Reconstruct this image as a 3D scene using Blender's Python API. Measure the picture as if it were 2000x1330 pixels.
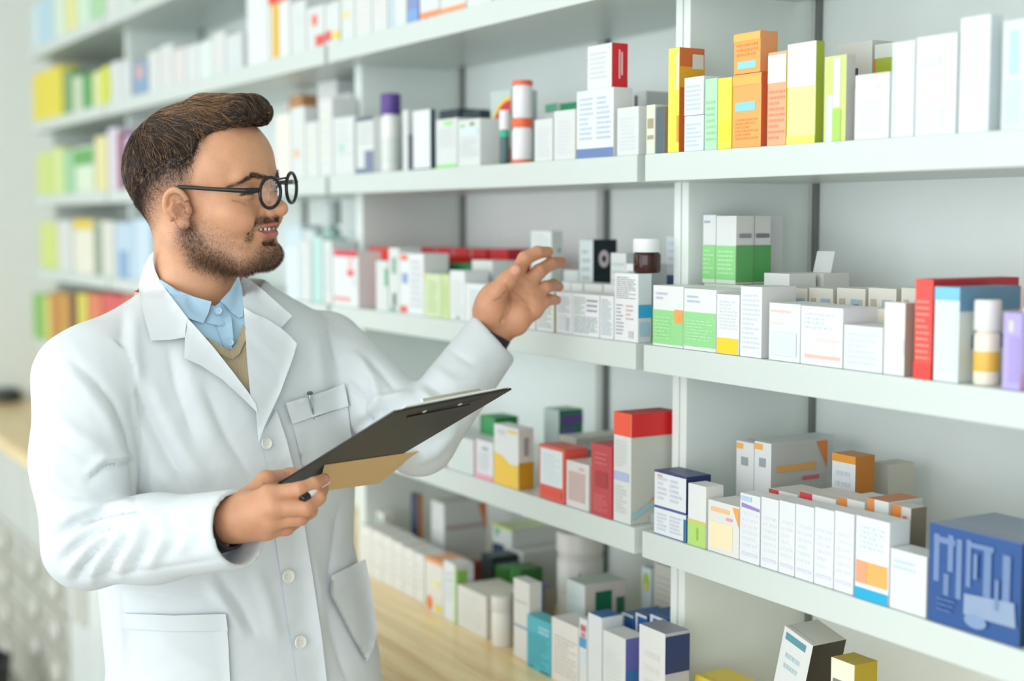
import bpy, bmesh, math, random
import numpy as np
from mathutils import Vector, Matrix
from mathutils.bvhtree import BVHTree
from mathutils.geometry import delaunay_2d_cdt
scene = bpy.context.scene
COL = scene.collection
for o in list(bpy.data.objects): bpy.data.objects.remove(o)

# ------------------------------------------------------------------ camera
K = 0.93                                    # overall size of the shelving
EYE = 1.60                                  # eye height above the floor
PITCH = math.atan(234/2777.8)               # camera looks slightly down
HX, HY = -0.8598, 0.5106                    # heading (horizontal)
FPX = 2777.8                                # focal length in pixels of a 2000 px frame
cp, sp = math.cos(PITCH), math.sin(PITCH)
cd = bpy.data.cameras.new('camera'); cam = bpy.data.objects.new('camera', cd); COL.objects.link(cam)
cd.lens = 50.0; cd.sensor_width = 36.0; cd.clip_start = 0.05
cam.location = (0, 0, EYE)
fw = Vector((HX*cp, HY*cp, -sp)); cam.rotation_euler = fw.to_track_quat('-Z', 'Y').to_euler()
cd.dof.use_dof = True; cd.dof.focus_distance = 1.80; cd.dof.aperture_fstop = 2.1
scene.camera = cam
# ------------------------------------------------------------------ light and exposure
w = bpy.data.worlds.new('world'); scene.world = w; w.use_nodes = True
bg = w.node_tree.nodes['Background']; bg.inputs[0].default_value = (0.86, 0.95, 1.0, 1); bg.inputs[1].default_value = 0.75
def area(name, loc, size, power, col, rot=(0, 0, 0)):
    l = bpy.data.lights.new(name, 'AREA'); l.shape = 'RECTANGLE'; l.size, l.size_y = size; l.energy = power; l.color = col
    o = bpy.data.objects.new(name, l); COL.objects.link(o); o.location = loc; o.rotation_euler = rot; return o
area('ceiling_lamp', (-1.2, -0.9, 2.93), (2.4, 0.9), 9, (1, 0.98, 0.93))
area('ceiling_lamp', (-3.8, -0.9, 2.93), (2.4, 0.9), 9, (1, 0.98, 0.93))
area('shop_front_daylight', (0.9, -2.2, 1.75), (3.4, 2.4), 62, (0.95, 0.98, 1.0), (math.radians(90), 0, math.radians(38)))
area('shop_side_daylight', (-3.3, -3.0, 1.45), (5.6, 2.7), 75, (0.90, 0.96, 1.0), (math.radians(90), 0, 0))
scene.view_settings.view_transform = 'Standard'; scene.view_settings.look = 'None'
scene.view_settings.gamma = 1.0; scene.view_settings.use_curve_mapping = False
scene.view_settings.exposure = 0.22

# ------------------------------------------------------------------ pixel -> world helpers (exact camera)
def V(px, py, v):                            # point on the ray of a pixel at horizontal distance v: (right, forward, up)
    a = (px-1000)/FPX; b = (665-py)/FPX; t = v/(cp+b*sp)
    return np.array([a*t, v, (b*cp-sp)*t])
MW = Matrix(((HY, HX, 0, 0), (-HX, HY, 0, 0), (0, 0, 1, EYE), (0, 0, 0, 1)))   # (right, forward, up) -> world
def Xat(px, Y, wz):                          # world X on the plane Y, at height wz over the eye
    k = (px-1000)/FPX
    # HY*X - HX*Y = k*(cp*(HX*X+HY*Y) - wz*sp)
    return (k*(cp*HY*Y - wz*sp) + HX*Y)/(HY - k*cp*HX)
def Zat(X, Y, py):
    v = HX*X+HY*Y; b = (665-py)/FPX
    return v*(b*cp-sp)/(cp+b*sp)
def topx(P):
    zc = P[..., 1]*cp-P[..., 2]*sp
    return 1000+FPX*P[..., 0]/zc, 665-FPX*(P[..., 1]*sp+P[..., 2]*cp)/zc

# ------------------------------------------------------------------ materials
def lin(h):
    h = h.lstrip('#'); r = [int(h[i:i+2], 16)/255 for i in (0, 2, 4)]
    return tuple((c/12.92 if c <= .04045 else ((c+.055)/1.055)**2.4) for c in r)
_M = {}
def mat(h, rough=0.45, name=None, **kw):
    key = (h, rough, name)
    if key in _M: return _M[key]
    m = bpy.data.materials.new(name or 'print_'+h.strip('#')); m.use_nodes = True
    n = m.node_tree.nodes; l = m.node_tree.links; b = n['Principled BSDF']
    c = tuple(x*kw.get('dim', 1) for x in lin(h)); b.inputs['Base Color'].default_value = (*c, 1); b.inputs['Roughness'].default_value = rough
    tc = n.new('ShaderNodeTexCoord'); nz = n.new('ShaderNodeTexNoise'); nz.inputs['Scale'].default_value = kw.get('ns', 18)
    l.new(tc.outputs['Object'], nz.inputs['Vector'])
    mx = n.new('ShaderNodeMixRGB'); mx.blend_type = 'MULTIPLY'; mx.inputs[0].default_value = kw.get('nv', .10)
    mx.inputs[1].default_value = (*c, 1); l.new(nz.outputs['Fac'], mx.inputs[2]); l.new(mx.outputs[0], b.inputs['Base Color'])
    for k, v in kw.items():
        if k in b.inputs: b.inputs[k].default_value = v
    if kw.get('bump'):
        bp = n.new('ShaderNodeBump'); bp.inputs['Strength'].default_value = kw['bump']; bp.inputs['Distance'].default_value = .01
        nb = n.new('ShaderNodeTexNoise'); nb.inputs['Scale'].default_value = kw.get('bs', 40); nb.inputs['Detail'].default_value = 4
        l.new(tc.outputs['Object'], nb.inputs['Vector']); l.new(nb.outputs['Fac'], bp.inputs['Height']); l.new(bp.outputs[0], b.inputs['Normal'])
    _M[key] = m; return m

def link(o, parent=None):
    COL.objects.link(o)
    if parent: o.parent = parent
    return o
def tag(o, label=None, cat=None, group=None, kind=None):
    if label: o['label'] = label
    if cat: o['category'] = cat
    if group: o['group'] = group
    if kind: o['kind'] = kind
    return o
def empty(name, loc=(0, 0, 0), rz=0, parent=None):
    o = bpy.data.objects.new(name, None); o.empty_display_size = .05; link(o, parent); o.location = loc; o.rotation_euler = (0, 0, rz); return o

class MB:                                    # mesh collector with one material slot per colour
    def __init__(s): s.v = []; s.f = []; s.mi = []; s.ms = []
    def slot(s, m):
        if m not in s.ms: s.ms.append(m)
        return s.ms.index(m)
    def quad(s, pts, m):
        n = len(s.v); s.v += [tuple(p) for p in pts]; s.f.append(tuple(range(n, n+len(pts)))); s.mi.append(s.slot(m))
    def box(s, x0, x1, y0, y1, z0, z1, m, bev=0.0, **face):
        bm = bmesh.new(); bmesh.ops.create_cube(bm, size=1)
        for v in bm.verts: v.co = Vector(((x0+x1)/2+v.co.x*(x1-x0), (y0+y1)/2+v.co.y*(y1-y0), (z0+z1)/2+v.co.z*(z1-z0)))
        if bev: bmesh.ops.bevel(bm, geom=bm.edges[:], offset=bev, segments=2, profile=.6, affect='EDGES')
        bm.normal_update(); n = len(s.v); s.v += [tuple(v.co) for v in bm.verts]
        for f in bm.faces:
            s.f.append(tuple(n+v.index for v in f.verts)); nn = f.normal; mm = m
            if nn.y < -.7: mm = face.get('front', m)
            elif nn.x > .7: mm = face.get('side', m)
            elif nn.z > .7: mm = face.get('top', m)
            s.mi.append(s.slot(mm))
        bm.free()
    def lathe(s, prof, m, cx=0, cy=0, seg=32):
        n = len(s.v)
        for r, z in prof:
            for k in range(seg):
                t = 2*math.pi*k/seg; s.v.append((cx+r*math.cos(t), cy+r*math.sin(t), z))
        mi = s.slot(m)
        for i in range(len(prof)-1):
            for k in range(seg):
                a = n+i*seg+k; b = n+i*seg+(k+1) % seg; s.f.append((a, b, b+seg, a+seg)); s.mi.append(mi)
        s.f.append(tuple(n+k for k in reversed(range(seg)))); s.mi.append(mi)
        e = n+(len(prof)-1)*seg; s.f.append(tuple(e+k for k in range(seg))); s.mi.append(mi)
    def build(s, name, parent=None, smooth=False, loc=None):
        me = bpy.data.meshes.new(name); me.from_pydata(s.v, [], s.f)
        for m in s.ms: me.materials.append(m)
        me.polygons.foreach_set('material_index', s.mi)
        if smooth:
            me.polygons.foreach_set('use_smooth', [True]*len(s.f)); me.set_sharp_from_angle(angle=math.radians(40))
        me.update(); o = bpy.data.objects.new(name, me); link(o, parent)
        if loc is not None: o.location = loc
        return o
def npmesh(name, verts, faces, mats, parent=None, smooth=True):
    me = bpy.data.meshes.new(name); verts = np.asarray(verts, np.float32); faces = np.asarray(faces, np.int32); k = faces.shape[1]
    me.vertices.add(len(verts)); me.vertices.foreach_set('co', verts.ravel())
    me.loops.add(faces.size); me.loops.foreach_set('vertex_index', faces.ravel())
    me.polygons.add(len(faces)); me.polygons.foreach_set('loop_start', np.arange(0, faces.size, k, dtype=np.int32))
    me.update(calc_edges=True); me.validate()
    me.polygons.foreach_set('use_smooth', [smooth]*len(me.polygons))
    for m in mats: me.materials.append(m)
    o = bpy.data.objects.new(name, me); link(o, parent); return o
# ================================================================== room
FY = 1.24*K; BACK = 1.565*K                      # front plane of the shelf boards, face of the back panels
LEVELS = [l_*K for l_ in (0.897, 0.617, 0.337, 0.057, -0.223, -0.503)]   # underside of each board relative to the eye
TH = 0.040*K; CT = -0.765*K                      # board thickness; worktop height relative to the eye
m_wall = mat('#ebeee8', .7, 'wall_paint', nv=.04); m_ceil = mat('#eef0ec', .8, 'ceiling_paint', nv=.03)
m_lam = mat('#cfd7d2', .35, 'front_laminate_darkened', nv=.03); m_side = mat('#e6ede8', .4, 'side_laminate_lightened', nv=.03); m_lamb = mat('#f6fcf8', .5, 'back_laminate_lightened', nv=.04)  # one white laminate, darkened on lit boards, lightened in recesses to offset shade
def slab(name, x0, x1, y0, y1, z0, z1, m):
    b = MB(); b.box(x0, x1, y0, y1, z0, z1, m); o = b.build(name); o['kind'] = 'structure'; return o
m_floor = mat('#b9b6ab', .35, 'floor_tile', nv=.15, ns=3)
slab('floor', -6.4, 1.6, -3.2, 1.75, -.05, 0, m_floor)
slab('ceiling', -6.4, 1.6, -3.2, 1.75, 3.0, 3.05, m_ceil)
slab('wall_back', -6.4, 1.6, 1.50, 1.75, 0, 3.0, m_wall)
slab('wall_left', -6.4, -5.82, -3.2, 1.50, 0, 3.0, m_wall)

# ------------------------------------------------------------------ shelving units
m_rail = mat('#777c77', .4, 'dark_joint', nv=.1); m_post = mat('#c5c9c4', .4, 'upright_grey', nv=.05)
def unit(x0, x1, label, rails=()):
    x0 *= K; x1 *= K
    t = empty('shelving_unit', ((x0+x1)/2, FY, EYE+CT)); tag(t, label, 'shelves', 'white shelving units along the wall')
    ox, oy, oz = t.location
    def part(name, a, b_, c, d, e, f, m, bev=.0015):
        b = MB(); b.box(a-ox, b_-ox, c-oy, d-oy, EYE+e-oz, EYE+f-oz, m, bev); return b.build(name, t)
    for lv in LEVELS: part('shelf_board', x0+.008, x1-.008, FY, 1.525*K, lv, lv+TH, m_lam)
    part('side_panel', x0, x0+.015, 1.315*K, BACK, CT, 1.25, m_side); part('side_panel', x1-.015, x1, 1.315*K, BACK, CT, 1.25, m_side)
    part('back_panel', x0, x1, BACK, BACK+.02, CT, 1.25, m_lamb)
    for r in [r_*K for r_ in rails]:
        part('upright_post', r-.022, r-.002, BACK-.012, BACK-.0005, CT, 1.25, m_post); part('dark_joint_strip', r-.002, r+.004, BACK-.010, BACK-.0005, CT, 1.25, m_rail)
    return t
unit(-1.715, -0.56, 'white shelving unit filling the right side of the frame, its end post showing', (-1.69,))
unit(-2.872, -1.718, 'white shelving unit behind the raised hand', (-2.27, -2.845))
unit(-4.67, -2.875, 'white shelving unit directly behind the head of the man', (-3.77, -4.64))
unit(-5.74, -4.673, 'white shelving unit at the far left end by the bare wall', (-5.2,))
# ------------------------------------------------------------------ wooden worktop and base cabinets
m_wood = bpy.data.materials.new('pale_wood'); m_wood.use_nodes = True
n = m_wood.node_tree.nodes; l = m_wood.node_tree.links; b = n['Principled BSDF']; b.inputs['Roughness'].default_value = .28
tc = n.new('ShaderNodeTexCoord'); mp = n.new('ShaderNodeMapping'); mp.inputs['Scale'].default_value = (1.6, 26, 26)
nz = n.new('ShaderNodeTexNoise'); nz.inputs['Scale'].default_value = 1.6; nz.inputs['Detail'].default_value = 6; nz.inputs['Distortion'].default_value = .6
cr = n.new('ShaderNodeValToRGB'); cr.color_ramp.elements[0].position = .32; cr.color_ramp.elements[0].color = (*lin('#dfbb80'), 1)
cr.color_ramp.elements[1].position = .66; cr.color_ramp.elements[1].color = (*lin('#f6dfa9'), 1)
l.new(tc.outputs['Object'], mp.inputs[0]); l.new(mp.outputs[0], nz.inputs['Vector']); l.new(nz.outputs['Fac'], cr.inputs[0]); l.new(cr.outputs[0], b.inputs['Base Color'])
CF = 0.99*K
t = MB(); t.box(-2.61, 2.75, -.277, .277, -.045, 0, m_wood, .003)
o = t.build('worktop', loc=(-3.2, CF+.277, EYE+CT)); tag(o, 'long pale wooden worktop running under the white shelves', 'worktop')
m_cab = mat('#dfe4e0', .35, 'cabinet_white', nv=.04); m_drw = mat('#bdbcb0', .3, 'drawer_grey', nv=.12, ns=4); m_cup = mat('#d6d5cc', .3, 'handle_white')
m_kick = mat('#77786f', .5, 'plinth_grey')
def cabinet(x0, x1, label, grey):
    t = empty('base_cabinet', ((x0+x1)/2, CF+.295, 0)); tag(t, label, 'cabinet', 'base cabinets under the wooden worktop')
    hw = (x1-x0)/2; H = EYE+CT-.0465; m = m_drw if grey else m_cab
    b = MB(); b.box(-hw, hw, -.255, .255, .08, H, m_cab, .002); b.build('body', t)
    b = MB(); b.box(-hw+.01, hw-.01, -.23, .24, 0, .079, m_kick); b.build('plinth', t)
    nd = 4 if grey else 1
    nx = 2 if grey else 2
    for j in range(nx):
        for i in range(nd):
            if grey:
                zz = .09+i*.125; a = -hw+j*hw
                d = MB(); d.box(a+.004, a+hw-.004, -.273, -.256, zz, zz+.118, m, .002); dr = d.build('drawer', t)
                h = MB(); h.lathe([(.001, 0), (.03, .002), (.034, .008), (.026, .016), (.001, .018)], m_cup, seg=20)
                ho = h.build('handle', dr, True, (a+hw/2, -.273, zz+.06)); ho.rotation_euler = (math.radians(90), 0, 0)
            else:
                a = -hw+j*hw; d = MB(); d.box(a+.004, a+hw-.004, -.273, -.256, .09, H-.01, m, .002); dr = d.build('door', t)
                h = MB(); h.box(a+(hw-.035 if j == 0 else .02), a+(hw-.02 if j == 0 else .035), -.295, -.274, .5, .64, m_cup, .003); h.build('handle', dr)
    if grey:
        d = MB(); d.box(-hw+.004, hw-.004, -.273, -.256, .592, H-.01, mat('#cfd2cb', .25, 'glossy_grey_front', nv=.06), .002); d.build('front_panel', t)
        d = MB(); d.box(-hw, hw, -.277, -.2565, .575, .588, m_cup, .001); d.build('trim_strip', t)
XD = Xat(118, CF, -1.07)
cabinet(-5.81, XD-.56, 'grey drawer cabinet under the worktop, far left end by the wall', True)
cabinet(XD-.555, XD, 'grey drawer cabinet with round white handles, behind the elbow', True)
cabinet(XD+.005, -3.7, 'white cabinet beside the grey drawers, nearest to the sleeve', False)
cabinet(-3.695, -3.0, 'white cabinet hidden behind the lower back of the coat', False)
cabinet(-2.995, -2.3, 'white cabinet hidden mostly behind the lab coat', False)
cabinet(-2.295, -1.5, 'white cabinet right of the man under the worktop', False)
# dark small objects at the far left
X = Xat(12, 1.13, CT+.03)
b = MB(); b.lathe([(.03, 0), (.055, .004), (.06, .02), (.055, .045), (.03, .055), (.004, .057)], mat('#2c3431', .4, 'dark_plastic'))
o = b.build('tape_dispenser', None, True, (X, 1.13, EYE+CT)); tag(o, 'small dark rounded object at the far end of the wooden worktop', 'desk item')
o.name = 'desk_object'
b = MB(); b.lathe([(.12, 0), (.13, .01), (.145, .25), (.15, .285), (.14, .29), (.135, .26), (.125, .02)], mat('#262b2a', .4, 'black_plastic'))
o = b.build('waste_bin', None, True, (-4.42, .70, 0)); tag(o, 'dark curved bin on the floor at the bottom left corner', 'bin')
# ================================================================== boxes, bottles and jars on the shelves
SH = {i: LEVELS[i]+TH for i in range(1, 6)}; SH[6] = CT     # heights of the standing surfaces
W = '#d9dddb'; W2 = '#d5d9d9'; CR = '#e3dfd3'; INK = '#d3d8d9'; INK2 = '#8d979c'
R_ = random.Random(5)
def bmat(c): return mat(c, .42, nv=.05, dim=.9 if min(lin(c)) > .72 else 1)
def decor(b, w, d, h, dec):
    e = .0004
    for ki, it in enumerate(dec):
        f = it[0]; EB = .0003+.00022*ki
        def put(u0, v0, u1, v1, c, e=None):
            e = EB
            m = bmat(c)
            if f == 'f': pts = [(-w/2+u*w, -e, v*h) for u, v in ((u0, v0), (u1, v0), (u1, v1), (u0, v1))]
            elif f == 'r': pts = [(w/2+e, u*d, v*h) for u, v in ((u0, v0), (u1, v0), (u1, v1), (u0, v1))]
            else: pts = [(-w/2+u*w, v*d, h+e) for u, v in ((u0, v0), (u1, v0), (u1, v1), (u0, v1))]
            b.quad(pts, m)
        if it[1] == 'txt':                    # rows of small print: (face,'txt',u0,v0,u1,v1,rows,colour)
            _, _, u0, v0, u1, v1, n, c = it
            for k in range(n):
                vv = v1-(v1-v0)*(k+.2)/n; hh = (v1-v0)/n*.42; u = u0
                end = u1-(u1-u0)*R_.choice([0, 0, .05, .1, .35])
                while u < end-.02:
                    uw = min(end-u, (u1-u0)*R_.uniform(.08, .3)); put(u, vv-hh, u+uw, vv, c, .0006); u += uw+(u1-u0)*.03
        elif it[1] == 'disc':                 # (face,'disc',u,v,ru,rv,colour[,inner fraction])
            _, _, u0, v0, ru, rv, c = it[:7]; n = 28; m = bmat(c); ee = EB
            q = []
            for k in range(n):
                t = 2*math.pi*k/n; uu = min(1, max(0, u0+ru*math.cos(t))); v2 = min(1, max(0, v0+rv*math.sin(t)))
                q.append((-w/2+uu*w, -ee, v2*h) if f == 'f' else (w/2+ee, uu*d, v2*h))
            b.quad(q, m)
        elif it[1] == 'poly':                 # (face,'poly',[(u,v)..],colour)
            m = bmat(it[3]); b.quad([(-w/2+u*w, -EB, v*h) if f == 'f' else ((w/2+EB, u*d, v*h) if f == 'r' else (-w/2+u*w, v*d, h+EB)) for u, v in it[2]], m)
        else: put(*it[1:])
TOPS = {}
def box(key, sh, x0, x1, y, col, label, dec=(), d=.055, Y=1.246, side=None, top=None, on=None, x2=None, group=None, name='medicine_box', cat='box', rz=0, gapz=0):
    Y *= K; d *= K; wz = TOPS[on] if on else SH[sh]
    X0 = Xat(x0, Y, wz); X1 = Xat(x1, Y, wz)-.0006
    if x2:                                    # rear right edge pixel fixes the depth
        lo, hi = .01, .4
        for _ in range(30):
            mid = (lo+hi)/2; v = HX*X1+HY*(Y+mid); u = HY*X1-HX*(Y+mid)
            px, _py = topx(np.array([u, v, wz])); lo, hi = (mid, hi) if px < x2 else (lo, mid)
        d = lo
    d = min(d, 1.552*K-Y)
    zt = Zat(X0, Y, y); h = max(zt-wz, .012); w = max(X1-X0, .008)
    TOPS[key] = wz+h+.0005
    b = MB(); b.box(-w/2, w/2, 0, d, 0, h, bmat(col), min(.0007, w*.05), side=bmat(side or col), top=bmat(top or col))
    if h > .05 and w > .02: dec = list(dec)+[('t', .04, .12, .96, .135, '#b9b9b2')]
    decor(b, w, d, h, dec)
    o = b.build(name, None, False, ((X0+X1)/2, Y, EYE+wz+.0003+gapz)); o.rotation_euler = (0, 0, rz)
    tag(o, label, cat, group); return o
def bottle(key, sh, x0, x1, y, label, body='#f2f2ee', cap='#f5f6f4', Y=1.26, capf=.3, on=None, labelc=None, labr=(.15, .6), dec=None, glass=False, name='pill_bottle', group=None, neck=.8, cat='bottle'):
    Y *= K; wz = TOPS[on] if on else SH[sh]
    X0 = Xat(x0, Y, wz); X1 = Xat(x1, Y, wz)
    v = HX*X0+HY*Y; r = (x1-x0)/FPX*v/2*.98; Xc = (X0+X1)/2
    # centre so that the silhouette matches
    Yc = Y+r; k = ((x0+x1)/2-1000)/FPX; Xc = Xat((x0+x1)/2, Yc, wz)
    h = Zat(Xc, Yc, y)-wz; TOPS[key] = wz+h
    t = empty(name, (Xc, Yc, EYE+wz+.0004)); tag(t, label, cat, group)
    hb = h*(1-capf); c = r*.96
    mb = mat(body, .12 if glass else .35, 'brown_glass' if glass else None)
    b = MB(); b.lathe([(c*.9, 0), (c, .003), (c, hb*.86), (c*.96, hb*.93), (c*neck, hb*.97), (c*neck, hb)], mb, seg=40); b.build('body', t, True)
    if labelc:
        b = MB(); b.lathe([(c*1.002, hb*labr[0]), (c*1.012, hb*labr[0]+.0005), (c*1.012, hb*labr[1]-.0005), (c*1.002, hb*labr[1])], bmat(labelc), seg=40); b.build('paper_label', t, True)
    b = MB(); n = 60; m = bmat(cap); pr = [(.97, hb), (1, hb+.001), (1, h-.003), (.96, h-.0006), (.9, h)]
    s0 = len(b.v)
    for rr, z in pr:
        for k in range(n):
            q = r*rr*(1 if (k % 2 or z >= h-.002) else .975); a = 2*math.pi*k/n; b.v.append((q*math.cos(a), q*math.sin(a), z))
    for i in range(len(pr)-1):
        for k in range(n): b.f.append((i*n+k, i*n+(k+1) % n, (i+1)*n+(k+1) % n, (i+1)*n+k)); b.mi.append(b.slot(m))
    b.f.append(tuple((len(pr)-1)*n+k for k in range(n))); b.mi.append(0); b.f.append(tuple(reversed(range(n)))); b.mi.append(0)
    b.build('cap', t, True); return t
T = lambda u0, v0, u1, v1, n=8, c=INK, f='f': (f, 'txt', u0, v0, u1, v1, n, c)
def F(u0, v0, u1, v1, c): return ('f', u0, v0, u1, v1, c)
def S(u0, v0, u1, v1, c): return ('r', u0, v0, u1, v1, c)

# ---------------- board 3 (just over eye height), middle unit
box('a1', 3, 652, 692, 232, W, 'pale white carton left of the white carton with slate corner', [T(.1, .3, .9, .9, 5), F(.3, .4, .5, .55, '#a7d8c8')])
box('a2', 3, 697, 730, 232, W, 'white carton with slate blue stripe on top and slate block at its foot', [F(0, .94, 1, 1, '#3d5163'), F(0, 0, .5, .09, '#6b7893'), F(.5, 0, 1, .4, '#77809a'), T(.1, .5, .9, .9, 4)], d=.05)
bottle('a3', 3, 744, 784, 184, 'white bottle with a purple cap on the upper shelf', cap='#5b3f8e', capf=.26, labelc='#e9efe9')
box('a4', 3, 787, 797, 216, W, 'slim white carton right of the purple capped bottle')
box('a5', 3, 797, 805, 264, '#4a4b5a', 'very thin dark carton beside the purple capped bottle', d=.05)
box('a6', 3, 807, 841, 218, '#eef2f3', 'white carton with dark slate edge, right of the purple capped bottle', [F(0, 0, 1, .02, '#31454e')], x2=851, side='#3a525a')
box('a7', 3, 858, 896, 217, '#37474f', 'dark slate carton standing behind the white cartons with green print', Y=1.34, d=.07)
box('a7b', 3, 904, 938, 219, '#37474f', 'second dark slate carton behind the white cartons, right one', Y=1.34, d=.07)
box('a8', 3, 852, 893, 235, W, 'white carton with lime green stripe along its foot', [F(.02, 0, .98, .07, '#9bdc86'), F(.4, .86, .8, .95, '#a5dd90'), T(.1, .4, .9, .8, 5)])
box('a9', 3, 895, 938, 236, W, 'white carton with small green dots near its top, before the slate carton', [F(.1, .84, .3, .9, '#8fcf7c'), F(.55, .86, .75, .93, '#6aa05f'), F(.1, .66, .9, .8, '#d4e4ef'), T(.1, .2, .9, .6, 6)])
box('a10', 3, 958, 998, 180, '#bcc9c4', 'grey green carton with big red disc edged in yellow', [('f', 'disc', 1.0, .45, .95, .46, '#e6c93e', .0005), ('f', 'disc', 1.0, .45, .86, .41, '#cf1126', .0008), ('f', 'disc', 1.15, .45, .5, .22, '#eef0ee', .0011)], Y=1.30)
bottle('a11', 3, 975, 996, 216, 'small white topped bottle with a dark green body', body='#4a6868', cap='#f4f6f4', capf=.36, labelc='#25b58c', labr=(.8, .97))
bottle('a12', 3, 999, 1041, 232, 'lower white jar with orange lid in the stack of two', body='#f0eeee', cap='#f06a3c', capf=.2, neck=.9, labelc='#ee7346', labr=(.02, .12), group='stacked white jars with orange lids', name='pill_jar', cat='jar')
bottle('a13', 3, 1000, 1041, 158, 'upper white jar with orange lid in the stack of two', on='a12', cap='#ee6a45', body='#f0eeee', capf=.13, neck=.9, group='stacked white jars with orange lids', name='pill_jar', cat='jar')
box('a14', 3, 1044, 1079, 235, W, 'white carton right of the stacked jars with orange lids', [T(.15, .1, .85, .8, 9)])
box('a15', 3, 1055, 1088, 206, W2, 'white carton with green edge behind the plain cartons, left of the dark green top', [F(.3, .86, 1, 1, '#55a884')], Y=1.34)
box('a16', 3, 1094, 1131, 203, '#eef0ee', 'white carton with dark green top band', [F(0, .86, 1, 1, '#178a5c')], Y=1.34, top='#178a5c')
box('a17', 3, 1082, 1123, 218, W, 'white carton before the dark green banded one', [T(.15, .1, .85, .8, 9)], side='#e7dfc8')
box('a18', 3, 1126, 1198, 180, '#eaf0f4', 'large white carton with a blue band along its foot, under the red ended box', [F(0, .005, 1, .14, '#6580b2'), T(.08, .25, .45, .9, 9, '#c3cfd8'), T(.55, .25, .93, .9, 9, '#c3cfd8')], x2=1234, side='#e4e6e3')
box('a19', 3, 1147, 1195, 92, '#e9eceb', 'white box with a bright red end, lying on top of the big white carton', [T(.1, .2, .8, .85, 6, '#cfd5d7'), S(.42, .2, .52, .85, '#f0b8b8'), S(.57, .28, .66, .8, '#f6d2d2')], on='a18', side='#d1242b', x2=1226, Y=1.25)
box('a20', 3, 1205, 1247, 212, W, 'white carton at the right end of the middle shelf, by the gap', [T(.15, .1, .85, .8, 9)])
box('a21', 3, 1236, 1262, 181, W, 'white carton with small black mark, behind at the gap between two units', [F(.1, .78, .35, .95, '#4a4a4e')], Y=1.36, d=.06)
# ---------------- board 3, right unit
box('b1', 3, 1262, 1279, 206, '#dcdccb', 'beige carton with brown barcode by the shelf gap', [F(.15, .52, .85, .72, '#a89e7c'), F(.15, .3, .85, .38, '#a89e7c')], d=.05)
box('b2', 3, 1281, 1297, 210, '#50636c', 'narrow dark carton between the barcode box and the tall yellow box', d=.05, side='#9b917c')
box('b3', 3, 1304, 1326, 96, '#f3df4c', 'tall yellow box with orange brown side', [F(.75, .6, .95, .95, '#f3efd8'), F(.8, .1, 1, .35, '#eda338'), S(0, .62, 1, .82, '#e0a21d'), S(.5, .8, .95, .94, '#ddd3c4')], x2=1374, side='#d0692f', top='#d78344')
box('b4', 3, 1336, 1374, 228, '#d9e4ec', 'lower of two pale blue cartons before the tall yellow box', [T(.1, .1, .9, .8, 6, '#c3d2dd')], Y=1.246, d=.04, group='pale blue cartons')
box('b5', 3, 1336, 1374, 153, '#dce6ed', 'upper of two pale blue cartons before the tall yellow box', [T(.1, .1, .9, .8, 6, '#c3d2dd')], on='b4', d=.04, group='pale blue cartons')
box('b6', 3, 1376, 1400, 155, '#b4e3b8', 'mint green carton between pale blue and yellow ones', [T(.1, .1, .9, .7, 7, '#9bd89f')])
box('b7', 3, 1401, 1428, 154, '#f8e54f', 'bright lemon yellow carton left of the orange ones', [F(.1, .1, .9, .4, '#f1de3a')])
box('b8', 3, 1430, 1486, 148, '#eda85c', 'lower orange carton of the stacked pair, with a sky blue strip', [F(.1, .5, .8, .62, '#8fcfe0'), F(0, .85, 1, .97, '#f0b659'), T(.1, .1, .9, .4, 6, '#e59746')], side='#d9683a', x2=1496, group='orange cartons')
box('b9', 3, 1433, 1485, 68, '#efa657', 'upper orange carton of the stacked pair, with a sky blue strip', [F(.15, .12, .85, .3, '#93d2e0'), F(0, .8, 1, .98, '#f5b95a'), T(.1, .4, .9, .75, 3, '#e29646')], on='b8', side='#e29a62', d=.03, group='orange cartons')
box('b10', 3, 1498, 1534, 104, '#fbae85', 'salmon orange carton with a white upper part', [F(0, .67, 1, .97, '#e8eae8'), T(.05, .05, .95, .6, 9, '#f9946a')], side='#f3d338')
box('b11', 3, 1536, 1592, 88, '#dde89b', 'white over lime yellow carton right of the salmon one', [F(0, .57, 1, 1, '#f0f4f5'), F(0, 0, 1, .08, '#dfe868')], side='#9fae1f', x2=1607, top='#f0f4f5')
box('b12', 3, 1608, 1651, 112, '#cfe07e', 'lime carton with white and green blocks', [F(.12, 0, .4, .55, '#e2ebe6'), F(.42, .4, .75, .97, '#e8efee'), F(.45, 0, .8, .38, '#a9d45e')], side='#c5c3bd', x2=1668)
box('b13', 3, 1632, 1700, 88, '#d5d6cf', 'grey carton with dark mark behind the lime block carton', [F(.5, .55, .62, .75, '#4d4a52')], Y=1.36, d=.1)
box('b14', 3, 1704, 1752, 88, '#dfe5df', 'pale carton with olive green patch behind the rounded white one', [F(.05, .7, .8, .86, '#a8b83a'), F(0, .7, .06, .86, '#e4703e')], Y=1.36, d=.1)
box('b15', 3, 1668, 1736, 148, '#e6ece8', 'white carton with rounded look and faint green print, right of the lime boxes', [T(.15, .1, .85, .6, 7, '#d9e4d7'), F(.6, .78, .75, .84, '#efd4cf')])
box('b16', 3, 1739, 1784, 84, '#e6ecec', 'tall white carton, left one of the big white pair', [F(.05, .05, .15, .9, '#dfe6e8')], group='big white cartons')
box('b17', 3, 1786, 1866, 74, '#e9eeef', 'tall wide white carton with faint orange line, right one of the big white pair', [F(.1, .42, .45, .48, '#f0e0cd'), F(.05, .06, .7, .3, '#e2e9ec'), F(.1, .7, .6, .8, '#e3e9ec')], group='big white cartons')
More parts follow.
